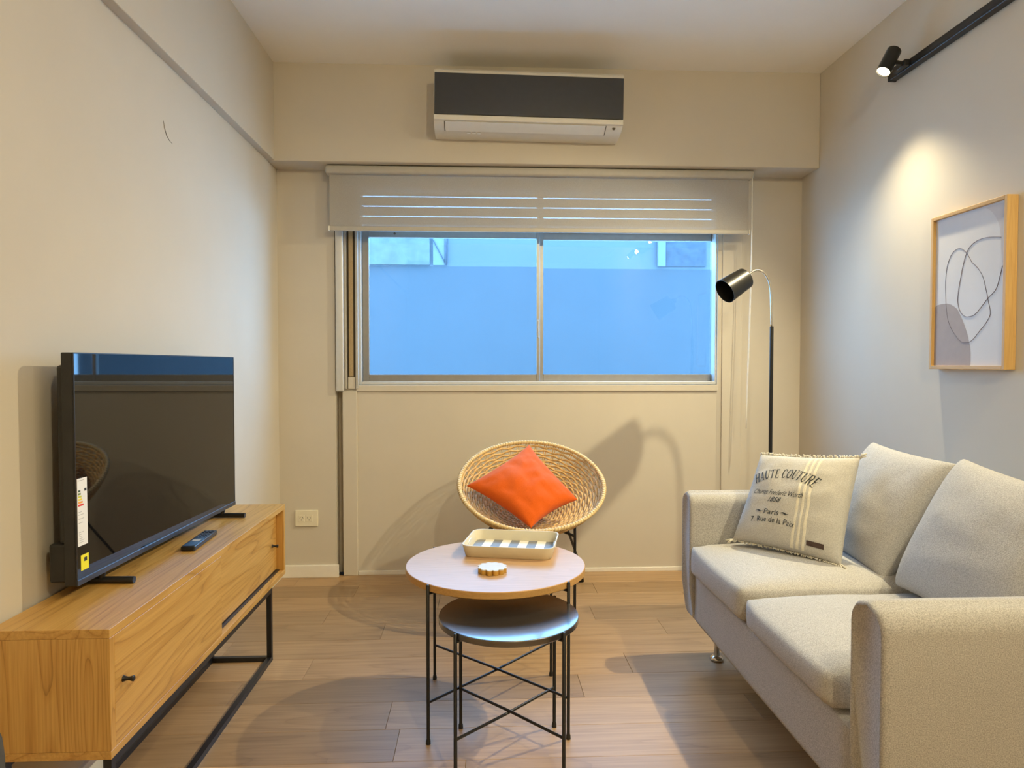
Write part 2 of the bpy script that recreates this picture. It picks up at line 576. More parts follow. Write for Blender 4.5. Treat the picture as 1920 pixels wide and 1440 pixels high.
# ------------------------------------------------------------------ window
win = bpy.data.objects.new('window_1', None); COL.objects.link(win)
win.location = (.33, 3.79, WZ0); ORG[win.name] = Vector(win.location); win['kind'] = 'structure'
win['label'] = 'wide aluminium sliding window with frosted lower panes'
FY = 3.765
gx0, gx1 = at_y(678, 600, FY)[0], at_y(1341, 600, FY)[0]
bm = B()
rbox(bm, WX0, gx0, FY - .01, FY + .07, WZ0, WZ1, .002, 1)
rbox(bm, gx1 - .004, WX1, FY - .01, FY + .07, WZ0, WZ1, .002, 1)
rbox(bm, gx0, gx1, FY - .01, FY + .07, WZ0, WZ0 + .018, .002, 1)
rbox(bm, gx0, gx1, FY - .01, FY + .07, WZ1 - .02, WZ1, .002, 1)
finish('outer_frame', bm, 'alu_light', win)


def sash(x0, x1, y, z0, z1, glass, film_top):
    """x0..x1 outer; glass = (gx0,gx1,gz0,gz1)"""
    a, c, d, e = glass
    bm = B()
    rbox(bm, x0, a, y, y + .028, z0, z1, .002, 1)
    rbox(bm, c, x1, y, y + .028, z0, z1, .002, 1)
    rbox(bm, a - .001, c + .001, y, y + .028, z0, d, .002, 1)
    rbox(bm, a - .001, c + .001, y, y + .028, e, z1, .002, 1)
    s = finish('sash', bm, 'aluminium', win)
    bm = B(); box(bm, a - .004, c + .004, y + .012, y + .016, film_top, e + .004)
    finish('clear_pane', bm, 'clear_glass', s)
    bm = B(); box(bm, a - .004, c + .004, y + .012, y + .016, d - .004, film_top)
    finish('frosted_pane', bm, 'frosted_film', s)
    return s


GY = FY + .02
zA = at_y(850, 702, GY)[2]; zT = at_y(850, 446, GY)[2]; zF = at_y(850, 499, GY)[2]
lx0, lx1 = at_y(692, 600, GY)[0], at_y(1006, 600, GY)[0]
rx0, rx1 = at_y(1019, 600, GY + .03)[0], at_y(1334, 600, GY + .03)[0]
RAIL = zT + .040                  # transom above the sashes
sash(gx0 + .002, lx1 + .018, GY, WZ0 + .016, RAIL, (lx0, lx1, zA, zT), zF)
sash(rx0 - .022, WX1 - .002, GY + .032, WZ0 + .016, RAIL, (rx0, rx1, zA, zT), zF - .004)
bm = B(); rbox(bm, lx1 + .005, lx1 + .013, GY - .008, GY, 1.30, 1.40, .002, 1)
finish('latch', bm, 'nickel', win)
bm = B(); lathe(bm, [(.006, 0), (.006, .004)], 10, Matrix.Translation((at_y(740, 439, GY)[0], GY - .003, RAIL - .02)) @ Matrix.Rotation(PI / 2, 4, 'X'))
finish('screw', bm, 'slot_dark', win)
# fixed upper light behind the roller blind
bm = B()
rbox(bm, gx0, gx1, GY, GY + .04, RAIL + .001, RAIL + .012, .002, 1)
mxx = (lx1 + rx0) / 2
rbox(bm, mxx - .016, mxx + .016, GY, GY + .04, RAIL + .012, WZ1 - .02, .002, 1)
finish('upper_bar', bm, 'aluminium', win)
bm = B(); box(bm, gx0, gx1, GY + .02, GY + .024, RAIL + .012, WZ1 - .02)
finish('upper_pane', bm, 'clear_glass', win)

# lowered edge of the outside roller shutter, seen through the blind
sh = thing('roller_shutter', 'cream roller shutter slats lowered behind the sheer blind', 'shutter', (.33, 3.90, RAIL))
zs = [at_y(850, yy, 3.90)[2] for yy in (424, 407, 388.5, 370)]
for q in range(4):
    z0 = zs[q] + .0035
    z1 = zs[q + 1] - .0035 if q < 3 else zs[3] + .047
    bm = B(); rbox(bm, gx0 - .06, gx1 + .15, 3.892, 3.903, z0, z1, .003, 1)
    finish('slat', bm, 'shutter_pvc', sh)
bm = B(); rbox(bm, gx0 - .06, gx1 + .15, 3.892, 3.905, zs[3] + .052, WZ1 + .01, .003, 1)
finish('slat', bm, 'shutter_pvc', sh)

# outdoors: neighbouring wall across the light well, ground strip
NY = 9.0
bm = B(); box(bm, -2.6, 3.9, NY, NY + .2, -.4, 3.0)
nw = struct('wall_outside', bm, 'outside_smooth', 'pale plastered wall across the light well')


def onw(px, py, y=NY): return at_y(px, py, y)


ZL, ZH = onw(900, 498)[2], 2.99


bm = B()
x0, x1 = onw(690, 470)[0] - .45, onw(806, 470)[0]
box(bm, x0, x1, NY - .05, NY + .01, ZL, ZH)
finish('rough_plaster', bm, 'outside_plaster', nw)
bm = B(); box(bm, onw(812, 470)[0], onw(835, 470)[0], NY - .02, NY + .01, ZL, ZH)
finish('pale_panel', bm, 'outside_pale', nw)
bm = B(); tube(bm, [(onw(836, 440)[0], NY - .03, 2.98), (onw(836, 498)[0], NY - .03, ZL)], .016, 8)
tube(bm, [tuple(onw(812, 450, NY - .03)), tuple(onw(836, 496, NY - .03))], .006, 6)
finish('pipe', bm, 'outside_dark', nw, True)
bm = B(); box(bm, onw(1232, 470)[0], onw(1246, 470)[0], NY - .06, NY + .01, ZL, ZH)
finish('pale_post', bm, 'outside_pale', nw)
bm = B()
p = [onw(1247, 460), onw(1268, 448), onw(1322, 448), onw(1322, 500), onw(1247, 500)]
prism(bm, [(q[0], q[2]) for q in p], 1, NY - .03, NY + .01)
finish('dark_plaster', bm, 'outside_dark', nw)
bm = B(); box(bm, -8, 8, 3.96, NY + 2, -.5, -.4)
struct('ground_outside', bm, 'outside_ground', 'bare ground of the light well')

# ------------------------------------------------------------------ shutter belt guide left of the window
g = thing('shutter_belt_guide', 'grey channel and tan pull belt beside the window frame', 'shutter guide', (-.73, 3.72, 1.0))
Yg = 3.70
ca, cb_ = at_y(629, 600, Yg)[0], at_y(644, 600, Yg)[0]
bm = B(); rbox(bm, ca, cb_, Yg - .006, Yg + .0145, at_y(635, 734, Yg)[2], 2.10, .007, 3)
finish('channel', bm, 'alu_light', g, True)
Yg = 3.727
bm = B()
rbox(bm, at_y(645.5, 600, Yg)[0], at_y(650, 600, Yg)[0], Yg - .012, Yg + .02, 1.02, 2.10, .002, 1)
rbox(bm, at_y(666, 600, Yg)[0], at_y(671, 600, Yg)[0], Yg - .002, Yg + .02, 1.02, 2.10, .002, 1)
finish('cover_strip', bm, 'shutter_pvc', g)
bm = B()
x0, x1 = at_y(650.5, 600, Yg)[0], at_y(665.5, 600, Yg)[0]
box(bm, x0, x1, Yg + .014, Yg + .02, 1.02, 2.10)
finish('belt_slot', bm, 'slot_dark', g)
bm = B(); rbox(bm, x0 + .010, x1 - .010, Yg + .001, Yg + .005, at_y(657, 706, Yg)[2], 2.10, .001, 1)
finish('belt', bm, 'belt_tan', g)
bm = B(); rbox(bm, x0 + .002, x1 - .001, Yg + .004, Yg + .013, 1.02, at_y(657, 706, Yg)[2] - .003, .002, 1)
finish('belt_winder_plate', bm, 'panel_paint', g)

# ------------------------------------------------------------------ roller blind
BY = 3.62
bl = thing('roller_blind', 'greige sheer roller blind rolled halfway above the window', 'blind', (.33, BY, 2.15))
xa, xc = at_y(611, 315, BY)[0], at_y(1411, 325, BY)[0]
zt_ = ZB - .004
bm = B(); rbox(bm, xa, xc, BY - .03, BY + .045, zt_ - .044, zt_, .012, 3)
finish('cassette', bm, 'shutter_pvc', bl, True, angle=40)
fx0, fx1 = at_y(618, 380, BY)[0], at_y(1404, 380, BY)[0]
zb0 = at_y(900, 433, BY)[2]
bm = B()
NXs = 40
for i in range(NXs + 1):
    x = fx0 + (fx1 - fx0) * i / NXs
    yy = BY + .0015 * math.sin(i * 1.3)
    bm.verts.new((x, yy, zt_ - .03)); bm.verts.new((x, yy, zb0 + .01))
bm.verts.ensure_lookup_table()
for i in range(NXs):
    bm.faces.new((bm.verts[2 * i], bm.verts[2 * i + 1], bm.verts[2 * i + 3], bm.verts[2 * i + 2]))
finish('fabric', bm, 'sheer_fabric', bl, True)
bm = B(); rbox(bm, fx0 - .001, fx1 + .001, BY - .006, BY + .006, zb0 - .006, zb0 + .018, .004, 2)
finish('bottom_bar', bm, 'shutter_pvc', bl)
for xx in (fx0 - .004, fx1 + .004):
    bm = B(); rbox(bm, xx - .004, xx + .004, BY - .007, BY + .007, zb0 - .007, zb0 + .019, .002, 1)
    finish('end_cap', bm, 'trim_white', bl)
bm = B()
zlow = at_y(1399, 802, BY)[2]
xs_, xe_ = at_y(1410, 322, BY - .03)[0], at_y(1400, 790, BY - .03)[0]
up_ = []
for i in range(25):
    t = i / 24
    up_.append((xs_ + .001 + (xe_ - xs_) * t + .004 * math.sin(t * 5), BY - .03, zt_ - .02 + (zlow - zt_ + .02) * t))
dn_ = []
for i in range(25):
    t = 1 - i / 24
    dn_.append((xs_ + .006 + (xe_ - xs_) * t + .006 * math.sin(t * 4), BY - .022, zt_ - .02 + (zlow - zt_ + .02) * t))
tube(bm, up_ + dn_[1:], .0017, 6)
finish('chain', bm, 'cord_white', bl, True)
# beads of the upper chain strand end at the drive wheel
bm = B(); lathe(bm, [(.016, -.006), (.018, 0), (.016, .006)], 20, Matrix.Translation((xs_ + .004, BY, zt_ - .022)) @ Matrix.Rotation(PI / 2, 4, 'Y'))
finish('drive_wheel', bm, 'trim_white', bl, True, angle=40)

# ------------------------------------------------------------------ air conditioner
AW = .925
ac = thing('air_conditioner', 'wall mounted air conditioner with dark grey front panel', 'air conditioner', (0, 0, 0))
bm = B()
# profile (y out from wall negative, z), local: wall at y=0, front at y=-.2
prof = [(0, .285), (-.185, .285), (-.20, .272), (-.20, .045), (-.185, .028), (-.13, .006), (-.05, 0.0), (0, .004)]
prism(bm, prof, 0, -AW / 2, AW / 2)
finish('body', bm, 'ac_white', ac, True, angle=30)
bm = B(); rbox(bm, -AW / 2 + .003, AW / 2 - .001, -.2075, -.198, .060, .258, .002, 2)
finish('front_panel', bm, 'ac_panel', ac)
bm = B(); rbox(bm, -AW / 2, AW / 2, -.206, -.198, .034, .058, .003, 2)
finish('chin_strip', bm, 'ac_white', ac)
# flap
fl = [(-.192, .030), (-.137, .003), (-.135, .007), (-.189, .034)]
bm = B(); prism(bm, fl, 0, -AW / 2 + .055, AW / 2 - .085)
fo = finish('louver', bm, 'ac_white', ac)
for xq in (-AW / 2 + .052, AW / 2 - .082):
    bm = B(); prism(bm, [(-.1935, .031), (-.140, .004), (-.140, .002), (-.1935, .029)], 0, xq - .0015, xq + .0015)
    finish('louver_gap', bm, 'slot_dark', ac)
bm = B(); prism(bm, [(-.139, .0065), (-.1365, .0052), (-.1365, .0032), (-.139, .0045)], 0, -AW / 2 + .052, AW / 2 - .082)
finish('louver_gap', bm, 'slot_dark', ac)
bm = B(); lathe(bm, [(.008, 0), (.008, .003)], 14, Matrix.Translation((AW / 2 - .042, -.178, .0245)) @ Matrix.Rotation(PI * .64, 4, 'X'))
finish('sensor', bm, 'slot_dark', ac)
bm = B()
for q in range(3):
    rbox(bm, -AW / 2 + .16 + q * .026, -AW / 2 + .178 + q * .026, -.122, -.108, .000, .005, .001, 1)
finish('sticker', bm, 'sticker_white', ac)
pl = at_y(813, 125, YB - .2); pr = at_y(1168, 138, YB - .2)
ac.location = ((pl[0] + pr[0]) / 2, YB, (pl[2] + pr[2]) / 2 - .285)
ac.rotation_euler = (0, math.radians(.8), 0)

# ------------------------------------------------------------------ power outlet
o1, o2 = at_y(553, 957, YP - .01), at_y(596, 987, YP - .01)
t = thing('power_outlet', 'cream double power outlet on the wall beside the tv stand', 'outlet', ((o1[0] + o2[0]) / 2, YP, (o1[2] + o2[2]) / 2))
bm = B(); rbox(bm, o1[0], o2[0], YP - .010, YP + .001, o2[2], o1[2], .003, 2)
finish('plate', bm, 'outlet_cream', t)
cxo, czo = (o1[0] + o2[0]) / 2, (o1[2] + o2[2]) / 2
for sx in (-.026, .014):
    bm = B(); rbox(bm, cxo + sx - .017, cxo + sx + .017, YP - .012, YP - .009, czo - .019, czo + .019, .001, 1)
    sk = finish('socket', bm, 'outlet_cream', t)
    for dx, dz, ang in ((-.007, .005, .5), (.007, .005, -.5), (0, -.008, 0)):
        b2 = B(); box(b2, -.0011, .0011, -.0005, .0005, -.0042, .0042)
        bmesh.ops.transform(b2, matrix=Matrix.Translation((cxo + sx + dx, YP - .0122, czo + dz)) @ Matrix.Rotation(ang, 4, 'Y'), verts=b2.verts)
        finish('slot', b2, 'slot_dark', sk)

# ------------------------------------------------------------------ tv stand
SX, SXB = -.806, -1.0655
SY0, SY1 = 1.508, 2.848
SZ0, SZ1 = .287, .575
st = thing('tv_stand', 'long oak tv stand with sliding doors on black metal frame', 'tv stand', ((SX + SXB) / 2, 2.18, 0))
bm = B(); rbox(bm, SXB, SX, SY0, SY1, SZ1 - .020, SZ1, .0006, 1); finish('top_panel', bm, 'oak_y', st)
bm = B(); rbox(bm, SXB, SX, SY0, SY1, SZ0, SZ0 + .018, .0006, 1); finish('bottom_panel', bm, 'oak_y', st)
bm = B(); rbox(bm, SXB, SX, SY0, SY0 + .020, SZ0 + .0185, SZ1 - .0205, .0008, 1); finish('side_panel', bm, 'oak_z', st)
bm = B(); rbox(bm, SXB, SX, SY1 - .020, SY1, SZ0 + .0185, SZ1 - .0205, .0008, 1); finish('side_panel', bm, 'oak_z', st)
bm = B(); box(bm, SXB + .001, SXB + .008, SY0 + .02, SY1 - .02, SZ0 + .018, SZ1 - .02); finish('back_panel', bm, 'oak_y', st)
bm = B(); rbox(bm, SX - .019, SX - .0005, SY0 + .021, 2.152, SZ0 + .0195, SZ1 - .0215, .0005, 1); d1 = finish('door', bm, 'oak_y', st)
bm = B(); rbox(bm, SX - .050, SX - .032, 2.10, SY1 - .021, SZ0 + .024, SZ1 - .0215, .001, 1); d2 = finish('door', bm, 'oak_y', st)
bm = B(); box(bm, SX - .034, SX - .020, SY0 + .02, SY1 - .02, SZ0 + .0182, SZ0 + .0215); finish('door_track', bm, 'black_plastic', st)


def knob(yz, x, door):
    bm = B()
    lathe(bm, [(.0075, 0), (.006, .004), (.0042, .010), (.0042, .014), (.0062, .020), (.0068, .023), (.0055, .0245)], 16,
          Matrix.Translation((x, yz[0], yz[1])) @ Matrix.Rotation(PI / 2, 4, 'Y'))
    finish('knob', bm, 'black_metal', door, True, angle=50)


k1 = at_x(240, 1272, SX + .01); k2 = at_x(511, 1024, SX - .03)
knob((k1[1], k1[2]), SX - .0006, d1)
knob((k2[1], k2[2]), SX - .0322, d2)
# metal frame
LX0, LX1, LY0, LY1 = -1.050, SX - .002, 1.512, 2.672
q = .018
for yy in (LY0, LY1 - q):
    bm = B(); box(bm, LX0, LX0 + q, yy, yy + q, 0, SZ0 - .0005); finish('leg', bm, 'black_metal', st)
for yy in (LY0, LY1 - q):
    bm = B(); box(bm, LX1 - q, LX1, yy, yy + q, 0, SZ0 - .0005); finish('leg', bm, 'black_metal', st)
bm = B()
for xx in (LX0, LX1 - q):
    box(bm, xx, xx + q, LY0 + q, LY1 - q, 0, q)
finish('floor_rail', bm, 'black_metal', st)
bm = B(); box(bm, LX1 - q, LX1, LY0 + q, LY1 - q, SZ0 - q - .0005, SZ0 - .0005); finish('top_rail', bm, 'black_metal', st)
bm = B(); box(bm, LX0, LX0 + q, LY0 + q, LY1 - q, SZ0 - q - .0005, SZ0 - .0005); finish('top_rail', bm, 'black_metal', st)
for yy in (LY0, LY1 - q):
    bm = B(); box(bm, LX0 + q, LX1 - q, yy, yy + q, 0, q); finish('cross_rail', bm, 'black_metal', st)

# ------------------------------------------------------------------ television
TX = -.960
TY0, TY1, TZ0, TZ1 = 1.688, 2.662, .612, 1.180
tv = thing('television', 'black flat screen television standing on the oak tv stand', 'television', (TX, 2.18, SZ1))
bm = B(); rbox(bm, TX - .030, TX - .0015, TY0, TY1, TZ0, TZ1, .003, 2); finish('cabinet', bm, 'tv_shell', tv)
bm = B(); rbox(bm, TX - .075, TX - .028, TY0 + .012, TY1 - .12, TZ0 + .004, TZ0 + .10, .006, 2)
rbox(bm, TX - .050, TX - .028, TY0 + .012, TY1 - .02, TZ0 + .10, TZ1 - .03, .008, 2)
finish('rear_housing', bm, 'tv_shell', tv)
bm = B(); box(bm, TX - .0015, TX + .0005, TY0 + .003, TY1 - .003, TZ0 + .014, TZ1 - .003)
scr = finish('screen', bm, 'tv_glass', tv)
bm = B(); rbox(bm, TX - .0015, TX + .003, TY0, TY1, TZ0, TZ0 + .0145, .001, 1); finish('lower_bezel', bm, 'dark_gunmetal', tv)
bm = B(); rbox(bm, TX - .0015, TX + .0015, TY0, TY1, TZ1 - .003, TZ1, .0005, 1)
rbox(bm, TX - .0015, TX + .0015, TY0, TY0 + .003, TZ0 + .0145, TZ1 - .003, .0005, 1)
rbox(bm, TX - .0015, TX + .0015, TY1 - .003, TY1, TZ0 + .0145, TZ1 - .003, .0005, 1)
finish('bezel', bm, 'black_plastic', tv)
for yy in (1.83, 2.60):
    bm = B()
    tube(bm, [(-.898, yy, SZ1 + .0095), (-1.060, yy, SZ1 + .0095)], .009, 12)
    tube(bm, [(-.985, yy, SZ1 + .012), (-.975, yy, TZ0 + .012)], .008, 10)
    finish('foot', bm, 'black_plastic', tv, True, angle=50)
# energy label and yellow sticker on the screen
e0, e1 = at_x(149, 895, TX + .001), at_x(177, 1028, TX + .001)
ly0, ly1 = TY0 + .006, e1[1]
lz1, lz0 = at_x(176, 893, TX)[2], at_x(150, 1030, TX)[2]
bm = B(); box(bm, TX + .0005, TX + .0011, ly0, ly1, lz0, lz1)
lab = finish('energy_label', bm, 'sticker_white', scr)
lab['label'] = 'white sticker with coloured bars'
W_, H_ = ly1 - ly0, lz1 - lz0


def lrect(u0, u1, v0, v1, mat, name):
    bm = B(); box(bm, TX + .0011, TX + .0014, ly0 + W_ * u0, ly0 + W_ * u1, lz0 + H_ * v0, lz0 + H_ * v1)
    finish(name, bm, mat, scr)


for i, (mt, wd) in enumerate((('bar_dark_green', .22), ('bar_green', .26), ('bar_lime', .32), ('bar_yellow', .38), ('bar_orange', .44), ('bar_red', .52))):
    lrect(.09, .09 + wd, .80 - i * .042, .828 - i * .042, mt, 'colour_bar')
lrect(.72, .92, .80, .84, 'print_dark', 'class_mark')
for v in (.965, .50, .46, .40, .34, .20, .17, .14, .11, .08, .05):
    lrect(.10, random.uniform(.35, .8), v, v + .007, 'print_grey', 'printed_line')
ya0, ya1 = at_x(164, 1040, TX)[1], at_x(178, 1065, TX)[1]
yz0, yz1 = at_x(170, 1068, TX)[2], at_x(178, 1035, TX)[2]
bm = B(); box(bm, TX + .0005, TX + .0011, ya0, ya1, yz0, yz1); ys = finish('yellow_sticker', bm, 'sticker_yellow', scr)
bm = B(); box(bm, TX + .0011, TX + .0014, ya0 + (ya1 - ya0) * .4, ya0 + (ya1 - ya0) * .75, yz0 + (yz1 - yz0) * .55, yz0 + (yz1 - yz0) * .8)
finish('printed_mark', bm, 'print_dark', scr)

tv.rotation_euler = (0, 0, math.radians(-2.0))

# ------------------------------------------------------------------ remote control
rc = thing('remote_control', 'slim black remote control lying on the oak tv stand', 'remote control', (-.905, 2.235, SZ1))
ang = math.radians(-3)
ORG[rc.name] = Vector((0, 0, 0)); rc.rotation_euler = (0, 0, ang * -1)
bm = B(); rbox(bm, -.022, .022, -.105, .105, .0004, .017, .005, 3); finish('body', bm, 'black_plastic', rc, True, angle=40)
bm = B(); rbox(bm, -.011, .013, -.045, -.020, .0168, .0178, .0004, 1); finish('logo_label', bm, 'print_grey', rc)
for i in range(5):
    for j in range(3):
        bm = B(); rbox(bm, -.016 + j * .0115, -.0075 + j * .0115, .085 - i * .02, .092 - i * .02, .0165, .0185, .0006, 1)
        finish('button', bm, 'dark_gunmetal', rc)

# ------------------------------------------------------------------ nesting tables


def round_table(name, label, c, R, ztop, th, topmat, edgemat, legR, ang0, r_leg):
    t = thing(name, label, 'table', (c[0], c[1], 0))
    T = Matrix.Translation((c[0], c[1], 0))
    bm = B()
    lathe(bm, [(R - .002, ztop - th), (R, ztop - th + .002), (R, ztop - .0015), (R - .0012, ztop)], 96, T)
    tp = finish('tabletop', bm, edgemat, t, True, angle=30)
    bm = B(); lathe(bm, [(R - .0025, ztop - .0004), (R - .0025, ztop + .0004)], 96, T)
    finish('veneer', bm, topmat, tp)
    feet = []
    for k in range(4):
        a = ang0 + k * PI / 2
        x, y = c[0] + (R + r_leg * .9) * math.cos(a), c[1] + (R + r_leg * .9) * math.sin(a)
        feet.append(Vector((x, y, 0)))
        bm = B()
        tube(bm, [(x, y, .0), (x, y, .012), (x, y, .016), (x, y, ztop - .002), (x, y, ztop + .0004)],
             [r_leg * 1.45, r_leg * 1.35, r_leg, r_leg, r_leg * .6], 12)
        # bracket under the top
        ix, iy = c[0] + (R - .035) * math.cos(a), c[1] + (R - .035) * math.sin(a)
        tube(bm, [(x, y, ztop - th - r_leg), (ix, iy, ztop - th - r_leg)], r_leg * .9, 8)
        finish('leg', bm, 'black_metal', t, True, angle=50)
    for k in range(2):
        a, b2 = feet[k].copy(), feet[k + 2].copy()
        a.z = b2.z = .127 + (.0 if k else .0)
        m_ = (a + b2) / 2
        bm = B(); tube(bm, [a, m_ + Vector((0, 0, .003 if k else -.003)), b2], r_leg * .8, 8)
        finish('cross_brace', bm, 'black_metal', t, True, angle=50)
    return t


ZT1, ZT2 = .487, .420
T1C, T2C = (.0515, 2.268), (.083, 1.985)
round_table('coffee_table', 'larger round oak topped coffee table with thin black legs', T1C, .298, ZT1, .022, 'table_oak', 'edge_oak', .3, PI / 4 + .02, .0052)
round_table('coffee_table', 'smaller black topped round table nested under the oak one', T2C, .205, ZT2, .018, 'table_black', 'table_black', .2, PI / 4 - .02, .0052)

# ------------------------------------------------------------------ tray
tb = [at_z(867.5, 1046, ZT1), at_z(1034, 1053, ZT1)]
tr_b = [at_z(890, 992, ZT1 + .042), at_z(1051, 997, ZT1 + .042)]
front = (Vector(tb[0]) + Vector(tb[1])) / 2
dirx = Vector(tb[1]) - Vector(tb[0]); dirx.z = 0
tl_ = dirx.length
dirx.normalize(); diry = Vector((-dirx.y, dirx.x, 0))
depth = ((Vector(tr_b[0]) + Vector(tr_b[1])) / 2 - front).dot(diry)
TW, TD, TH = tl_ + .012, min(max(depth, .16), .26), .042
tc = front + diry * TD / 2
ty = thing('serving_tray', 'cream serving tray with grey and white stripes on the oak table', 'tray', (tc.x, tc.y, ZT1 + .0006))
ORG[ty.name] = Vector((0, 0, 0)); ty.rotation_euler = (0, 0, math.atan2(dirx.y, dirx.x))


def rrect(w_, d_, r, n=6):
    out = []
    for cx_, cy_, a0 in ((w_ / 2 - r, d_ / 2 - r, 0), (-w_ / 2 + r, d_ / 2 - r, PI / 2), (-w_ / 2 + r, -d_ / 2 + r, PI), (w_ / 2 - r, -d_ / 2 + r, 1.5 * PI)):
        for i in range(n + 1):
            a = a0 + PI / 2 * i / n
            out.append((cx_ + r * math.cos(a), cy_ + r * math.sin(a)))
    return out


def loft(bm, rings, cap0=True, cap1=True):
    R_ = [[bm.verts.new(p) for p in r] for r in rings]
    n = len(R_[0])
    for A, C in zip(R_, R_[1:]):
        for k in range(n):
            bm.faces.new((A[k], A[(k + 1) % n], C[(k + 1) % n], C[k]))
    if cap0: bm.faces.new(R_[0][::-1])
    if cap1: bm.faces.new(R_[-1])


bm = B()
rr = lambda gx, z, r: [(x, y, z) for x, y in rrect(TW + gx, TD + gx, r)]
loft(bm, [rr(-.022, 0, .028), rr(-.016, .003, .03), rr(.004, TH - .002, .036), rr(.004, TH, .036), rr(-.004, TH, .033), rr(-.008, TH - .003, .032), rr(-.024, .006, .026)])
finish('rim', bm, 'tray_cream', ty, True, angle=40)
nst = 9
iw, idp = TW - .026, TD - .026
for k in range(nst):
    bm = B()
    x0 = -iw / 2 + iw * k / nst
    box(bm, x0, x0 + iw / nst, -idp / 2 + (.004 if k in (0, 8) else 0), idp / 2 - (.004 if k in (0, 8) else 0), .0055, .0066)
    finish('stripe', bm, 'tray_grey' if k % 2 == 0 else 'tray_base', ty)
for s in (-1, 1):
    bm = B()
    prism(bm, [(y, z) for y, z in [(.034 * math.cos(a), .026 + .0085 * math.sin(a)) for a in [i * 2 * PI / 20 for i in range(20)]]], 0, s * (TW / 2 - .0085), s * (TW / 2 - .0015))
    finish('handle_hole', bm, 'tray_base', ty)

# scalloped coaster stack
cc = at_z(923, 1063, ZT1 + .016)
co = thing('coaster', 'small scalloped gold-edged coaster on the oak table', 'coaster', (cc[0], cc[1], ZT1 + .0006))
ORG[co.name] = Vector((0, 0, 0))
bm = B()
N_ = 96
sc_ = lambda g_, k: [((k + g_ * abs(math.sin(6 * i * 2 * PI / N_)) ** .7) * math.cos(i * 2 * PI / N_), (k + g_ * abs(math.sin(6 * i * 2 * PI / N_)) ** .7) * math.sin(i * 2 * PI / N_)) for i in range(N_)]
ring = sc_(.0075, .0395)
loft(bm, [[(x, y, 0) for x, y in ring], [(x, y, .014) for x, y in ring]])
finish('side', bm, 'coaster_side', co, True, angle=40)
bm = B()
loft(bm, [[(x * 1.01, y * 1.01, .0142) for x, y in ring], [(x * 1.01, y * 1.01, .0175) for x, y in ring]])
finish('top', bm, 'coaster_top', co)

# ------------------------------------------------------------------ pillow builder


def pillow_mesh(corners, thick, pinch=.06, n=28, wr=.004, seed=0, power=.42, gusset=0.0, sag=None, back=1.0):
    """corners: bl, br, tr, tl (Vectors). Returns bm and surface function P(u,v,side)."""
    bl, br, trr, tll = [Vector(c) for c in corners]
    nrm = ((br - bl) + (trr - tll)).cross((tll - bl) + (trr - br)).normalized()

    def P(u, v, side=1, off=0.0):
        a, c = 2 * u - 1, 2 * v - 1
        pu = .5 + .5 * a * (1 - pinch * (1 - c * c))
        pv = .5 + .5 * c * (1 - pinch * (1 - a * a))
        base = bl * (1 - pu) * (1 - pv) + br * pu * (1 - pv) + trr * pu * pv + tll * (1 - pu) * pv
        k = max(0.0, (1 - a * a) * (1 - c * c)) ** power
        edge = max(0.0, 1 - max(abs(a), abs(c)) ** 6)
        w_ = wr * noise.noise(Vector((a * 3.1 + seed, c * 3.1, seed * 1.7))) * edge
        w_ += wr * .6 * noise.noise(Vector((a * 8 + seed, c * 7, seed))) * edge
        g = gusset * edge ** .25
        th_ = thick / 2 * (1.0 if side > 0 else back)
        return base + nrm * (side * (th_ * k + g) + w_ + off)

    bm = B()
    F = {}
    for side in (1, -1):
        for i in range(n + 1):
            for j in range(n + 1):
                # denser near the border
                u = .5 - .5 * math.cos(PI * i / n); v = .5 - .5 * math.cos(PI * j / n)
                if side == -1 and (i in (0, n) or j in (0, n)):
                    F[(-1, i, j)] = F[(1, i, j)]
                else:
                    F[(side, i, j)] = bm.verts.new(P(u, v, side))
        for i in range(n):
            for j in range(n):
                f = (F[(side, i, j)], F[(side, i + 1, j)], F[(side, i + 1, j + 1)], F[(side, i, j + 1)])
                bm.faces.new(f if side == 1 else f[::-1])
    return bm, P, nrm


# ------------------------------------------------------------------ rattan chair
CC = Vector((.238, 3.145, .602))
CR = .335
TILT = math.radians(27.5)
NV = Vector((0, -math.sin(TILT), math.cos(TILT)))       # opening direction
EX = Vector((1, 0, 0)); EY = NV.cross(EX)               # EY points back/up
BD = .185


def bowl(r, a, off=0.0):
    """r 0..1 ring position"""
    d = BD * (1 - r * r) ** .80
    p = CC + (EX * math.cos(a) + EY * math.sin(a)) * (CR * r) - NV * (d + off)
    return p


ch = thing('rattan_chair', 'round woven rattan saucer chair with thin black metal legs', 'chair', (CC.x, CC.y, 0))
ORG[ch.name] = Vector((CC.x, CC.y, 0))
NST = 44
rrs = []
nrow = 24
for k in range(nrow):
    rrs.append(.10 + .875 * (k / (nrow - 1)) ** .86)
for k, r in enumerate(rrs):
    bm = B()
    seg = NST * 4 if r > .35 else NST * 2
    pts = []
    for i in range(seg):
        a = 2 * PI * i / seg
        wv_ = .0042 * math.cos(a * NST / 2 + (PI if k % 2 else 0))
        pts.append(bowl(r, a, wv_))
    tube(bm, pts, .0056, 5, closed=True)
    finish('weaver', bm, 'rattan', ch, True)
for k in range(NST):
    a = 2 * PI * (k) / NST
    bm = B()
    for da in (-.016, .016):
        pts = [bowl(r, a + da * (1 if r > .3 else .3), .0) for r in (.08, .2, .32, .44, .56, .68, .78, .88, .95, 1.0)]
        tube(bm, pts, .0026, 4)
    finish('stake', bm, 'rattan', ch, True)
bm = B(); tube(bm, [bowl(.0, 0) + (EX * math.cos(i * 2 * PI / 24) + EY * math.sin(i * 2 * PI / 24)) * .018 for i in range(24)], .016, 6, closed=True)
finish('hub', bm, 'rattan', ch, True)
bm = B()
pts = []
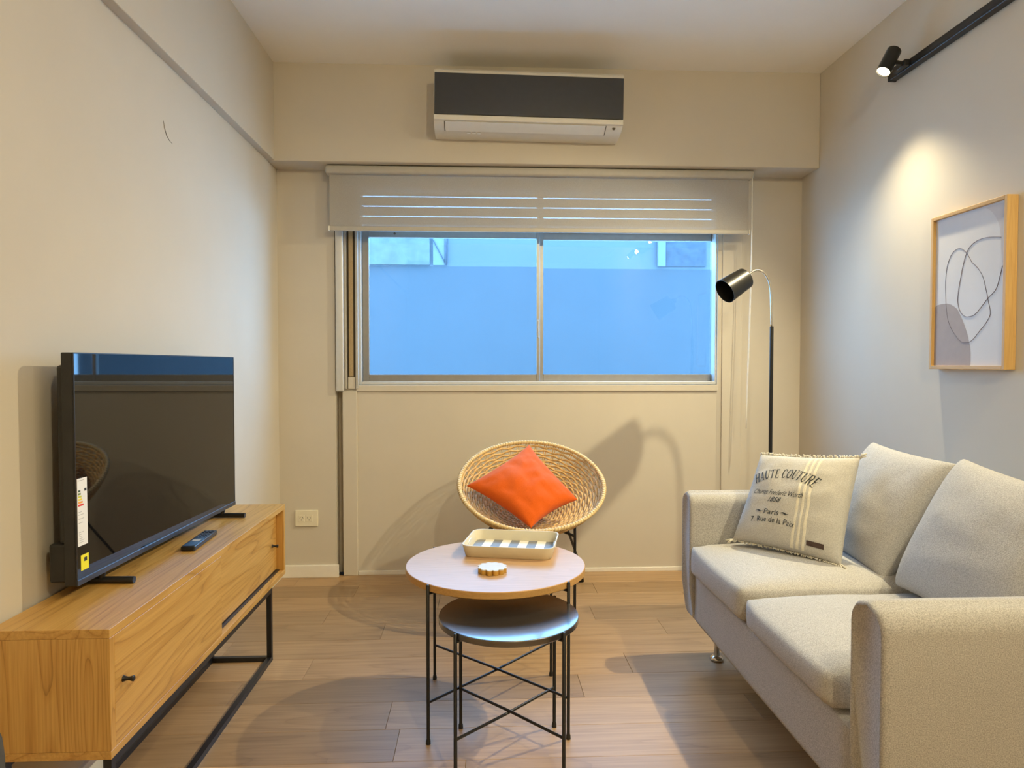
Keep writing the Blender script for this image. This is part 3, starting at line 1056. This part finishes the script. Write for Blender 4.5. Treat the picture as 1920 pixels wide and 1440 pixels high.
for i in range(160):
    a = 2 * PI * i / 160
    pts.append(bowl(1.0, a) + NV * .002)
tube(bm, pts, .0085, 8, closed=True)
rim = finish('rim', bm, 'rattan_rim', ch, True)
bm = B()
# wrapped strand around the rim
pts = []
M_ = 150
for i in range(M_ * 6):
    a = 2 * PI * i / (M_ * 6)
    ph = a * M_
    er = EX * math.cos(a) + EY * math.sin(a)
    pts.append(bowl(1.0, a) + NV * .002 + (er * math.cos(ph) + NV * math.sin(ph)) * .0085)
tube(bm, pts, .0034, 4, closed=True)
finish('rim_wrap', bm, 'rattan_rim', rim, True)
# metal frame
RL = .0065
for s in (-1, 1):
    xf = CC.x + s * .187
    bm = B(); tube(bm, [(xf, 3.03, 0.0), (xf, 3.03, .012), (xf, 3.03, .36), (xf, 3.033, .433)], [RL * 1.3, RL, RL, RL], 8)
    finish('leg', bm, 'black_metal', ch, True)
    bm = B(); tube(bm, [(CC.x + s * .305, 3.56, RL), (CC.x + s * .26, 3.44, .16), (CC.x + s * .17, 3.30, .40), (CC.x + s * .05, 3.20, .405)], RL, 8)
    finish('leg', bm, 'black_metal', ch, True)
    bm = B(); tube(bm, [(CC.x + s * .187, 3.03, .38), (CC.x + s * .10, 3.12, .400), (CC.x, 3.19, .405)], RL, 8)
    finish('support_rod', bm, 'black_metal', ch, True)
bm = B(); tube(bm, [(CC.x - .305, 3.56, RL), (CC.x + .305, 3.56, RL)], RL * .9, 8)
finish('floor_bar', bm, 'black_metal', ch, True)

# orange cushion lying in the bowl
bmc, P_, n_or = pillow_mesh([(at_y(996, 990, 2.905)), at_y(1083, 937, 3.10), at_y(992, 834, 3.375), at_y(875, 911, 3.12)], 0.14, pinch=.11, n=34, wr=.009, seed=3.3, back=.75)
tag(finish('cushion', bmc, 'orange_fabric', None, True), 'bright orange square cushion lying in the rattan chair', 'cushion')

# ------------------------------------------------------------------ floor lamp
LY = 3.215
lp = lambda px, py: Vector(at_y(px, py, LY))
pole_x = lp(1445, 800).x
fl_ = thing('floor_lamp', 'slim black floor lamp with cone shade and curved neck beside sofa', 'floor lamp', (pole_x, LY, 0))
bm = B(); lathe(bm, [(.115, 0), (.118, .004), (.118, .014), (.112, .019), (.012, .021)], 40, Matrix.Translation((pole_x, LY, 0)))
finish('base', bm, 'lamp_black', fl_, True, angle=40)
zj = lp(1447, 612).z
bm = B(); tube(bm, [(pole_x, LY, .018), (pole_x, LY, zj)], .0088, 14)
finish('pole', bm, 'lamp_black', fl_, True, angle=50)
ctrl = [(1447, 612), (1446, 575), (1445, 545), (1441, 525), (1433, 512), (1423, 507), (1413, 508), (1405, 514)]
raw = [lp(*c) for c in ctrl]
raw[0].x = pole_x


def spline(pts, k=6):
    out = []
    n = len(pts)
    for i in range(n - 1):
        p0, p1, p2, p3 = pts[max(i - 1, 0)], pts[i], pts[i + 1], pts[min(i + 2, n - 1)]
        for j in range(k):
            t = j / k
            out.append(.5 * ((2 * p1) + (p2 - p0) * t + (2 * p0 - 5 * p1 + 4 * p2 - p3) * t * t + (3 * p1 - p0 - 3 * p2 + p3) * t ** 3))
    out.append(pts[-1])
    return out


bm = B(); tube(bm, spline(raw), .0048, 10); finish('gooseneck', bm, 'nickel', fl_, True)
head0 = lp(1404, 517)                  # neck end of the shade
mouth = lp(1354, 548)                 # centre of the open end
ax = (mouth - head0); ax.y -= .035     # turned a little towards the room
ln = ax.length
ax.normalize()
MQ = Matrix.Translation(head0) @ ax.to_track_quat('Z', 'Y').to_matrix().to_4x4()
bm = B(); lathe(bm, [(.011, -.006), (.017, .0), (.019, .018), (.046, .020), (.051, .025), (.060, ln), (.058, ln), (.049, .03), (.0, .026)], 40, MQ, cap1=False)
shd = finish('shade', bm, 'lamp_black', fl_, True, angle=35)
bm = B(); lathe(bm, [(.014, .026), (.016, .05), (.024, .075), (.020, .095), (.008, .105)], 20, MQ)
finish('bulb', bm, 'bulb_white', fl_, True)

# ------------------------------------------------------------------ sofa
sofa = thing('sofa', 'light beige two seat fabric sofa against the right wall', 'sofa', (1.25, 1.98, 0))
FX = .800
SB = 1.700          # back of the sofa
AY0, AY1, AY2, AY3 = 1.305, 1.432, 2.556, 2.664
ZS0 = .168


def soft_box(bm, x0, x1, y0, y1, z0, z1, r, crown=0.0, n=(14, 14, 5), wob=.002, seed=0.0, crown_x=0.0):
    """rounded box with crowned top (and front), as a regular grid on each face"""
    t = B()
    bmesh.ops.create_cube(t, size=1.0)
    bmesh.ops.subdivide_edges(t, edges=t.edges[:], cuts=9, use_grid_fill=True)
    c = Vector(((x0 + x1) / 2, (y0 + y1) / 2, (z0 + z1) / 2))
    h = Vector(((x1 - x0) / 2, (y1 - y0) / 2, (z1 - z0) / 2))
    for v in t.verts:
        s = Vector((v.co.x * 2, v.co.y * 2, v.co.z * 2))
        # spread verts towards the borders so that rounding is smooth
        q = Vector([math.copysign(abs(a) ** .8, a) if abs(a) < 1 else a for a in s])
        p = Vector((q.x * h.x, q.y * h.y, q.z * h.z))
        inner = Vector([max(-h[i] + r, min(h[i] - r, p[i])) for i in range(3)])
        d = p - inner
        if d.length > 1e-9:
            p = inner + d.normalized() * min(r, d.length if max(abs(d.x), abs(d.y), abs(d.z)) < r - 1e-6 else r)
        if s.z > .5: p.z += crown * (1 - s.x ** 2) * (1 - s.y ** 2)
        if s.x < -.5: p.x -= crown_x * (1 - s.z ** 2) * (1 - s.y ** 2)
        p += Vector((1, 1, 1)) * wob * noise.noise(Vector((p.x * 7 + seed, p.y * 7, p.z * 7)))
        v.co = c + p
    merge(bm, t)


bm = B(); soft_box(bm, FX + .018, SB, AY1 - .02, AY2 + .02, ZS0, .352, .012, wob=.001)
finish('base', bm, 'sofa_fabric', sofa, True)


def arm(y0, y1):
    t = B()
    # rounded outline in the y-z section, lofted along x
    sec = []
    wz = .655
    hw = (y1 - y0) / 2; cy = (y0 + y1) / 2
    pts = []
    r1 = .045
    for a in np.linspace(0, PI / 2, 7): pts.append((cy + hw - r1 + r1 * math.cos(a), wz - r1 + r1 * math.sin(a)))
    for a in np.linspace(0, 1, 5)[1:-1]: pts.append((cy + (hw - r1) * (1 - 2 * a), wz + .006 * math.sin(PI * a)))
    for a in np.linspace(PI / 2, PI, 7): pts.append((cy - hw + r1 + r1 * math.cos(a), wz - r1 + r1 * math.sin(a)))
    pts += [(cy - hw, .5), (cy - hw, .3), (cy - hw, ZS0 + .02), (cy - hw + .02, ZS0), (cy + hw - .02, ZS0), (cy + hw, ZS0 + .02), (cy + hw, .3), (cy + hw, .5)]
    rings = []
    for x, ins in ((FX + .004, .012), (FX, .018 - .009), (FX + .008, .002), (FX + .02, 0), (FX + .2, 0), (FX + .5, 0), (SB - .02, 0), (SB, .008)):
        ring = []
        for (y, z) in pts:
            sy = (y - cy) * (1 - ins / hw); sz = (z - .41) * (1 - ins / .25)
            # front bottom corner sweeps back
            xx = x
            if z < .28: xx = x + (.28 - z) * .16 * max(0, 1 - (x - FX) / .12)
            ring.append((xx, cy + sy, .41 + sz))
        rings.append(ring)
    loft(t, rings)
    return t


finish('arm', arm(AY0, AY1), 'sofa_fabric', sofa, True)
finish('arm', arm(AY2, AY3), 'sofa_fabric', sofa, True)
bm = B(); soft_box(bm, SB - .17, SB + .04, AY1 - .01, AY2 + .01, ZS0 + .05, .700, .05, crown=.01, wob=.001)
finish('back', bm, 'sofa_fabric', sofa, True)
for (a, c, zt, sd) in ((1.497, 2.022, .452, 1.0), (2.026, 2.553, .472, 5.0)):
    bm = B(); soft_box(bm, FX - .004, SB - .15, a, c, .352, zt, .030, crown=.024, wob=.004, seed=sd, crown_x=.012)
    finish('seat_cushion', bm, 'sofa_fabric', sofa, True)
for (x, y) in ((.92, 2.59), (.92, 1.37), (1.62, 2.59), (1.62, 1.37)):
    bm = B(); lathe(bm, [(.024, 0), (.026, .004), (.024, .012), (.012, .018), (.010, .05), (.016, ZS0 + .004)], 20, Matrix.Translation((x, y, 0)))
    finish('foot', bm, 'chrome', sofa, True, angle=50)

# loose back cushions: (bottom near, bottom far, top far, top near)
bmc, P_, _n = pillow_mesh([(1.31, 2.545, .475), (1.275, 2.085, .468), at_y(1800, 872, 2.02), at_y(1640, 830, 2.47)], .17, pinch=.05, n=30, wr=.0045, seed=8.1, power=.32)
tag(finish('back_cushion', bmc, 'sofa_pillow_fabric', None, True), 'beige back cushion leaning behind the printed throw pillow', 'cushion', 'loose sofa back cushions')
bmc, P_, _n = pillow_mesh([(1.275, 2.01, .475), (1.262, 1.46, .462), (1.43, 1.44, .83), at_y(1812, 862, 1.955)], .21, pinch=.05, n=30, wr=.0045, seed=12.4, power=.30)
tag(finish('back_cushion', bmc, 'sofa_pillow_fabric', None, True), 'beige back cushion next to the near sofa arm', 'cushion', 'loose sofa back cushions')

# ------------------------------------------------------------------ printed throw pillow
corn = [at_y(1374, 1012, 2.46), at_y(1577, 1060, 2.16), at_y(1613, 859, 2.28), at_y(1427, 853, 2.52)]
tp = thing('throw_pillow', 'cream canvas throw pillow printed HAUTE COUTURE with fringed edges', 'pillow', tuple((Vector(corn[0]) + Vector(corn[1])) / 2))
bmc, PP, pn = pillow_mesh(corn, .13, pinch=.045, n=34, wr=.006, seed=21.0, power=.40)
finish('cover', bmc, 'canvas', tp, True)


def on_pillow(bm2, off=.0008):
    for v in bm2.verts:
        v.co = PP(v.co.x, v.co.y, 1, off + v.co.z)


def strip_uv(u_of_v, wid, v0, v1, n=40):
    bm = B()
    prev = None
    for i in range(n + 1):
        v = v0 + (v1 - v0) * i / n
        a, c = bm.verts.new((u_of_v(v) - wid / 2, v, 0)), bm.verts.new((u_of_v(v) + wid / 2, v, 0))
        mid = bm.verts.new((u_of_v(v), v, .0012))
        if prev:
            bm.faces.new((prev[0], prev[2], mid, a)); bm.faces.new((prev[2], prev[1], c, mid))
        prev = (a, c, mid)
    return bm


for u0 in (.585, .635, .685):
    bm = strip_uv(lambda v, u0=u0: u0 + .012 * math.sin(v * 6), .026, .02, .98)
    on_pillow(bm, .0006)
    finish('woven_stripe', bm, 'canvas_stripe', tp, True)
bm = B()
for i in range(9):
    for j in range(5):
        bm.verts.new((.72 + .15 * i / 8, .075 + .045 * j / 4, 0))
bm.verts.ensure_lookup_table()
for i in range(8):
    for j in range(4):
        bm.faces.new([bm.verts[k] for k in (i * 5 + j, i * 5 + 5 + j, i * 5 + 6 + j, i * 5 + 1 + j)])
on_pillow(bm, .0016)
finish('leather_tag', bm, 'brown_leather', tp)

# serif capitals as strokes: (x0,y0,x1,y1,width); arcs: ('a', cx, cy, rx, ry, a0, a1, w_thin, w_thick)
TK, TN, SE = .17, .065, .05
GL = {
    'H': (.86, [(.17, 0, .17, 1, TK), (.69, 0, .69, 1, TK), (.17, .52, .69, .52, TN), (.02, .025, .32, .025, SE), (.02, .975, .32, .975, SE), (.54, .025, .84, .025, SE), (.54, .975, .84, .975, SE)]),
    'A': (.84, [(.12, 0, .40, 1, TN), (.66, 0, .42, 1, TK), (.22, .33, .58, .33, TN), (.0, .025, .25, .025, SE), (.52, .025, .82, .025, SE)]),
    'U': (.84, [(.19, .32, .19, 1, TK), (.67, .32, .67, 1, TN), ('a', .43, .32, .24, .29, PI, 2 * PI, TK, TN), (.04, .975, .34, .975, SE), (.54, .975, .80, .975, SE)]),
    'T': (.78, [(.39, 0, .39, 1, TK), (.05, .965, .73, .965, .07), (.06, .80, .06, .98, .05), (.72, .80, .72, .98, .05), (.24, .025, .54, .025, SE)]),
    'E': (.74, [(.19, 0, .19, 1, TK), (.1, .035, .66, .035, .07), (.1, .965, .62, .965, .07), (.2, .52, .50, .52, TN), (.63, .05, .66, .24, .05), (.60, .78, .61, .96, .05), (.50, .42, .50, .62, .05)]),
    'C': (.80, [('a', .43, .5, .33, .46, .25 * PI, 1.75 * PI, TN, TK), (.68, .70, .68, .95, .05)]),
    'O': (.88, [('a', .44, .5, .35, .46, 0, 2 * PI, TN, TK)]),
    'R': (.84, [(.19, 0, .19, 1, TK), (.05, .025, .34, .025, SE), (.05, .965, .45, .965, TN), (.2, .50, .45, .50, TN), ('a', .44, .735, .22, .235, -.5 * PI, .5 * PI, TN, TK), (.42, .50, .70, .02, TK), (.62, .025, .82, .025, SE)]),
}


def stroke_quads(bm, pts, ws):
    prev = None
    for i, p in enumerate(pts):
        t = pts[min(i + 1, len(pts) - 1)] - pts[max(i - 1, 0)]
        t.normalize()
        nn = Vector((-t.y, t.x, 0)) * ws[i] / 2
        a, c = bm.verts.new(p + nn), bm.verts.new(p - nn)
        if prev: bm.faces.new((prev[0], prev[1], c, a))
        prev = (a, c)


def glyphs(text, italic_from=99, slant=.0):
    """returns bm with letters on a baseline, and the total width"""
    bm = B(); x = 0
    for i, chx in enumerate(text):
        if chx == ' ': x += .30; continue
        wd, st_ = GL[chx]
        s = slant if i >= italic_from else slant * .3
        for sidx, q_ in enumerate(st_):
            t = B()
            if q_[0] == 'a':
                _, cx_, cy_, rx, ry, a0, a1, w0, w1 = q_
                n = 18
                aa = [a0 + (a1 - a0) * k / n for k in range(n + 1)]
                pts = [Vector((cx_ + rx * math.cos(a), cy_ + ry * math.sin(a), 0)) for a in aa]
                if chx == 'U': ws = [w0 + (w1 - w0) * k / n for k in range(n + 1)]
                else: ws = [w0 + (w1 - w0) * abs(math.cos(a)) for a in aa]
            else:
                x0, y0, x1, y1, w_ = q_
                n = 5
                pts = [Vector((x0 + (x1 - x0) * k / n, y0 + (y1 - y0) * k / n, 0)) for k in range(n + 1)]
                ws = [w_] * (n + 1)
            stroke_quads(t, pts, ws)
            for v in t.verts:
                v.co.x += x + s * v.co.y
                v.co.z = sidx * .00004
            merge(bm, t)
        x += wd + .06
    return bm, x


PWm = (Vector(corn[1]) - Vector(corn[0])).length
PHm = (Vector(corn[3]) - Vector(corn[0])).length
ASP = PWm / PHm


def place_line(bm, width, u0, u1, vbase, hgt, arch=0.0, tilt=0.0):
    """map line coordinates (x 0..width, y 0..1) to pillow uv"""
    for v in bm.verts:
        s = v.co.x / width
        u = u0 + (u1 - u0) * s
        k = (2 * s - 1)
        vv = vbase + arch * (1 - k * k) + tilt * s + hgt * v.co.y
        # letters lean outwards along the arch
        du = arch * 2 * k * hgt * v.co.y / ((u1 - u0) * .5) * .9
        v.co = Vector((u + du, vv, v.co.z))


bm, wd = glyphs('HAUTE COUTURE', 6, .22)
place_line(bm, wd, .085, .70, .625, .105, .085, .0)
on_pillow(bm, .0024)
finish('printed_heading', bm, 'print_dark', tp)


def font_line(text, shear=0.0):
    cu = bpy.data.curves.new('t', 'FONT'); cu.body = text; cu.size = 1.0; cu.shear = shear; cu.resolution_u = 3
    ob = bpy.data.objects.new('t', cu); COL.objects.link(ob)
    bpy.context.view_layer.update()
    dg = bpy.context.evaluated_depsgraph_get()
    me = bpy.data.meshes.new_from_object(ob.evaluated_get(dg))
    bm = B(); bm.from_mesh(me)
    bpy.data.objects.remove(ob); bpy.data.curves.remove(cu); bpy.data.meshes.remove(me)
    xs = [v.co.x for v in bm.verts]
    x0, x1 = min(xs), max(xs)
    for v in bm.verts: v.co.x -= x0; v.co.z = 0
    return bm, x1 - x0


for text, u0, u1, vb, h, sh_, nm, til in (('Charles Frederic Worth', .105, .63, .515, .075, .45, 'printed_script', -.005),
                                          ('1858', .29, .43, .435, .075, .45, 'printed_year', 0),
                                          ('Paris', .285, .435, .30, .080, 0, 'printed_word', -.0),
                                          ('7. Rue de la Paix', .165, .60, .205, .080, 0, 'printed_line', -.0)):
    bm, wd = font_line(text, sh_)
    place_line(bm, wd, u0, u1, vb, h, .015 if 'Rue' in text else 0, til)
    on_pillow(bm, .0024)
    finish(nm, bm, 'print_dark', tp)
for s0, s1 in ((.19, .27), (.45, .53)):
    bm = B()
    pts = [Vector((s0 + (s1 - s0) * i / 12, .327 + .006 * math.sin(i / 12 * 2 * PI), 0)) for i in range(13)]
    stroke_quads(bm, pts, [.004 + .012 * abs(math.sin(PI * (i / 12) * 1.0)) ** 3 for i in range(13)])
    on_pillow(bm, .0024)
    finish('printed_flourish', bm, 'print_dark', tp)
# fringe along the top and bottom edges, tassels at the corners
bm = B()
rnd = random.Random(4)
for v_, sg in ((1.0, 1), (0.0, -1)):
    for i in range(110):
        u = (i + rnd.random()) / 110
        p = PP(u, v_, 1)
        dv = (Vector(corn[3]) - Vector(corn[0])).normalized() * sg
        du = (Vector(corn[1]) - Vector(corn[0])).normalized()
        ln_ = rnd.uniform(.006, .013) * (1 if sg > 0 else .7)
        d = dv * ln_ + du * rnd.uniform(-.008, .008) + pn * rnd.uniform(-.003, .009)
        tube(bm, [p - dv * .002, p + d * .6, p + d + du * rnd.uniform(-.004, .004)], rnd.uniform(.0016, .0028), 5)
fr = finish('fringe', bm, 'fringe_cotton', tp, True, kind='stuff')
for (cu_, cv_) in ((0, 0), (1, 0), (1, 1)):
    bm = B()
    p = PP(cu_, cv_, 1)
    outd = (p - PP(.5, .5, -1)); outd.normalize()
    side = outd.cross(pn)
    for k in range(5):
        d = outd * rnd.uniform(.014, .026) + side * rnd.uniform(-.010, .010) + pn * rnd.uniform(-.002, .006)
        tube(bm, [p - outd * .006, p + d * .5 + Vector((0, 0, .002)), p + d], .0026, 6)
    finish('tassel', bm, 'fringe_cotton', tp, True)

# ------------------------------------------------------------------ framed picture
PX0, PXF = XR - .0005, XR - .040
a1 = at_x(1746, 410, PXF); a2 = at_x(1889, 366, PXF)
pz1 = a1[2]; pz0 = at_x(1746, 692, PXF)[2]
py1, py0 = a1[1], a2[1]
pic = thing('framed_picture', 'abstract line drawing in a light wood frame above the sofa', 'picture', (XR, (py0 + py1) / 2, pz0))
fw_ = .013
bm = B(); rbox(bm, PXF, PX0, py0, py0 + fw_, pz0, pz1, .001, 1); finish('frame_side', bm, 'frame_wood_z', pic)
bm = B(); rbox(bm, PXF, PX0, py1 - fw_, py1, pz0, pz1, .001, 1); finish('frame_side', bm, 'frame_wood_z', pic)
bm = B(); rbox(bm, PXF, PX0, py0 + fw_, py1 - fw_, pz0, pz0 + fw_, .001, 1); finish('frame_rail', bm, 'frame_wood_y', pic)
bm = B(); rbox(bm, PXF, PX0, py0 + fw_, py1 - fw_, pz1 - fw_, pz1, .001, 1); finish('frame_rail', bm, 'frame_wood_y', pic)
XPp = PXF + .012
bm = B(); box(bm, XPp, XPp + .003, py0 + fw_ * .8, py1 - fw_ * .8, pz0 + fw_ * .8, pz1 - fw_ * .8)
paper = finish('print_sheet', bm, 'paper', pic)


def art(cx_, cy_):
    p = at_x(1700 + cx_ / 3.6, 330 + cy_ / 3.6, XPp)
    return Vector((XPp, min(max(p[1], py0 + fw_), py1 - fw_), min(max(p[2], pz0 + fw_), pz1 - fw_)))


def art_poly(pts, mat, name, off):
    bm = B()
    P3 = [art(*p) for p in pts]
    U3 = [p for i, p in enumerate(P3) if (p - P3[i - 1]).length > 1e-4]
    A = [bm.verts.new((XPp - off, p.y, p.z)) for p in U3]
    f = bm.faces.new(A)
    bmesh.ops.triangulate(bm, faces=[f])
    finish(name, bm, mat, paper)


art_poly([(180, 890), (205, 874), (235, 865), (275, 862), (300, 868), (322, 882), (343, 900), (358, 930), (375, 968), (392, 1012), (408, 1060), (420, 1110), (429, 1155), (432, 1200), (431, 1240), (428, 1290), (180, 1290)], 'art_grey', 'grey_shape', .0004)
bm = B()
prev = None
for cx_, cy_ in ((530, 216), (555, 224), (580, 245), (603, 278), (620, 312), (632, 360), (638, 420), (640, 500), (646, 580), (654, 640), (668, 680), (682, 705)):
    p = art(cx_, cy_)
    cur = (bm.verts.new((XPp - .0004, p.y, p.z)), bm.verts.new((XPp - .0004, py0 + fw_ * .9, p.z)))
    if prev: bm.faces.new((prev[0], prev[1], cur[1], cur[0]))
    prev = cur
finish('rose_shape', bm, 'art_rose', paper)


def art_line(pts, w_):
    bm = B()
    P3 = spline([art(*p) for p in pts], 5)
    tube(bm, [(XPp - .0006, p.y, p.z) for p in P3], w_, 6, flat=1)
    finish('ink_line', bm, 'ink_line', paper, True)


art_line([(640, 413), (560, 413), (490, 430), (440, 465), (410, 510), (385, 590), (365, 690), (350, 780), (346, 850), (360, 910), (390, 945), (420, 950), (460, 935), (500, 890), (545, 830), (600, 770), (625, 700), (648, 605)], .0010)
art_line([(440, 580), (410, 525), (380, 495), (350, 490), (310, 520), (280, 590), (265, 680), (264, 790), (268, 890), (285, 990), (320, 1060), (360, 1110), (395, 1125), (440, 1110), (490, 1050), (540, 985), (565, 930), (555, 860), (535, 760), (515, 680), (480, 620), (440, 580)], .0008)

# ------------------------------------------------------------------ track light
tk = thing('track_light', 'black wall mounted track rail with a lit spotlight head', 'track light', (XR, 2.9, 2.385))
ye = 2.885
bm = B()
rbox(bm, XR - .034, XR - .0005, .2, ye, 2.368, 2.402, .002, 1)
finish('rail', bm, 'black_metal', tk)
bm = B(); box(bm, XR - .0345, XR - .034, .2, ye - .03, 2.378, 2.392); finish('rail_groove', bm, 'black_plastic', tk)
bm = B(); rbox(bm, XR - .036, XR - .0005, ye, ye + .012, 2.366, 2.404, .002, 1); finish('end_cap', bm, 'black_plastic', tk)


def spot_head(lens_p, axis, name='spotlight', lit=True):
    q_ = axis.to_track_quat('Z', 'Y').to_matrix().to_4x4()
    M = Matrix.Translation(lens_p - axis * .118) @ q_
    bm = B(); lathe(bm, [(.024, 0), (.028, .004), (.028, .112), (.026, .112), (.025, .104)], 32, M, cap1=False)
    h = finish(name, bm, 'lamp_black', tk, True, angle=40)
    bm = B(); lathe(bm, [(.0255, .103), (.0255, .105)], 32, M); finish('lens', bm, 'lens_glow', h)
    mid = lens_p - axis * .062
    bm = B(); rbox(bm, XR - .058, XR - .0345, mid.y - .012, mid.y + .075, 2.372, 2.398, .003, 1)
    tube(bm, [(XR - .05, mid.y + .01, 2.386), tuple(mid + Vector((.022, .004, 0)))], .009, 10)
    finish('joint', bm, 'black_metal', h, True, angle=40)
    return h


spot_head(SPOT_P - SPOT_D * .004, SPOT_D)
for hp, hd, he in HEADS:
    spot_head(hp - hd * .004, hd)
# invented pendant body for the added fill light behind the viewpoint: rose, rod and cap (the glowing globe is the lamp itself)
kp = thing('fill_pendant', 'added fill light shaped as a small globe pendant behind the viewpoint', 'lamp', (FILL_GLOBE[0], FILL_GLOBE[1], ZC))
TG = Matrix.Translation((FILL_GLOBE[0], FILL_GLOBE[1], 0))
bm = B(); lathe(bm, [(.05, ZC - .014), (.055, ZC - .010), (.055, ZC - .0004)], 32, TG); finish('fill_pendant_rose', bm, 'trim_white', kp, True, angle=40)
bm = B(); lathe(bm, [(.006, FILL_GLOBE[2] + .085), (.006, ZC - .012)], 12, TG); finish('rod', bm, 'nickel', kp, True)
bm = B(); lathe(bm, [(.03, FILL_GLOBE[2] + .076), (.03, FILL_GLOBE[2] + .09), (.008, FILL_GLOBE[2] + .10)], 24, TG); finish('cap', bm, 'nickel', kp, True, angle=40)

# dark dining chair whose back edge just enters the corner of the view
dc = thing('dining_chair', 'dark grey upholstered dining chair near the end of the tv stand', 'chair', (-.80, .60, 0))
bm = B()
prism(bm, [(x - .797, z + .595) for x, z in rrect(.453, .35, .09)], 1, .795, .835)
finish('backrest', bm, 'chair_fabric_dark', dc, True, angle=50)
bm = B(); rbox(bm, -1.00, -.58, .37, .80, .43, .475, .018, 3); finish('seat', bm, 'chair_fabric_dark', dc, True, angle=50)
for xx in (-.97, -.61):
    for yy in (.41, .76):
        bm = B(); tube(bm, [(xx, yy, 0), (xx, yy, .432)], [.010, .014], 10); finish('leg', bm, 'black_metal', dc, True, angle=50)
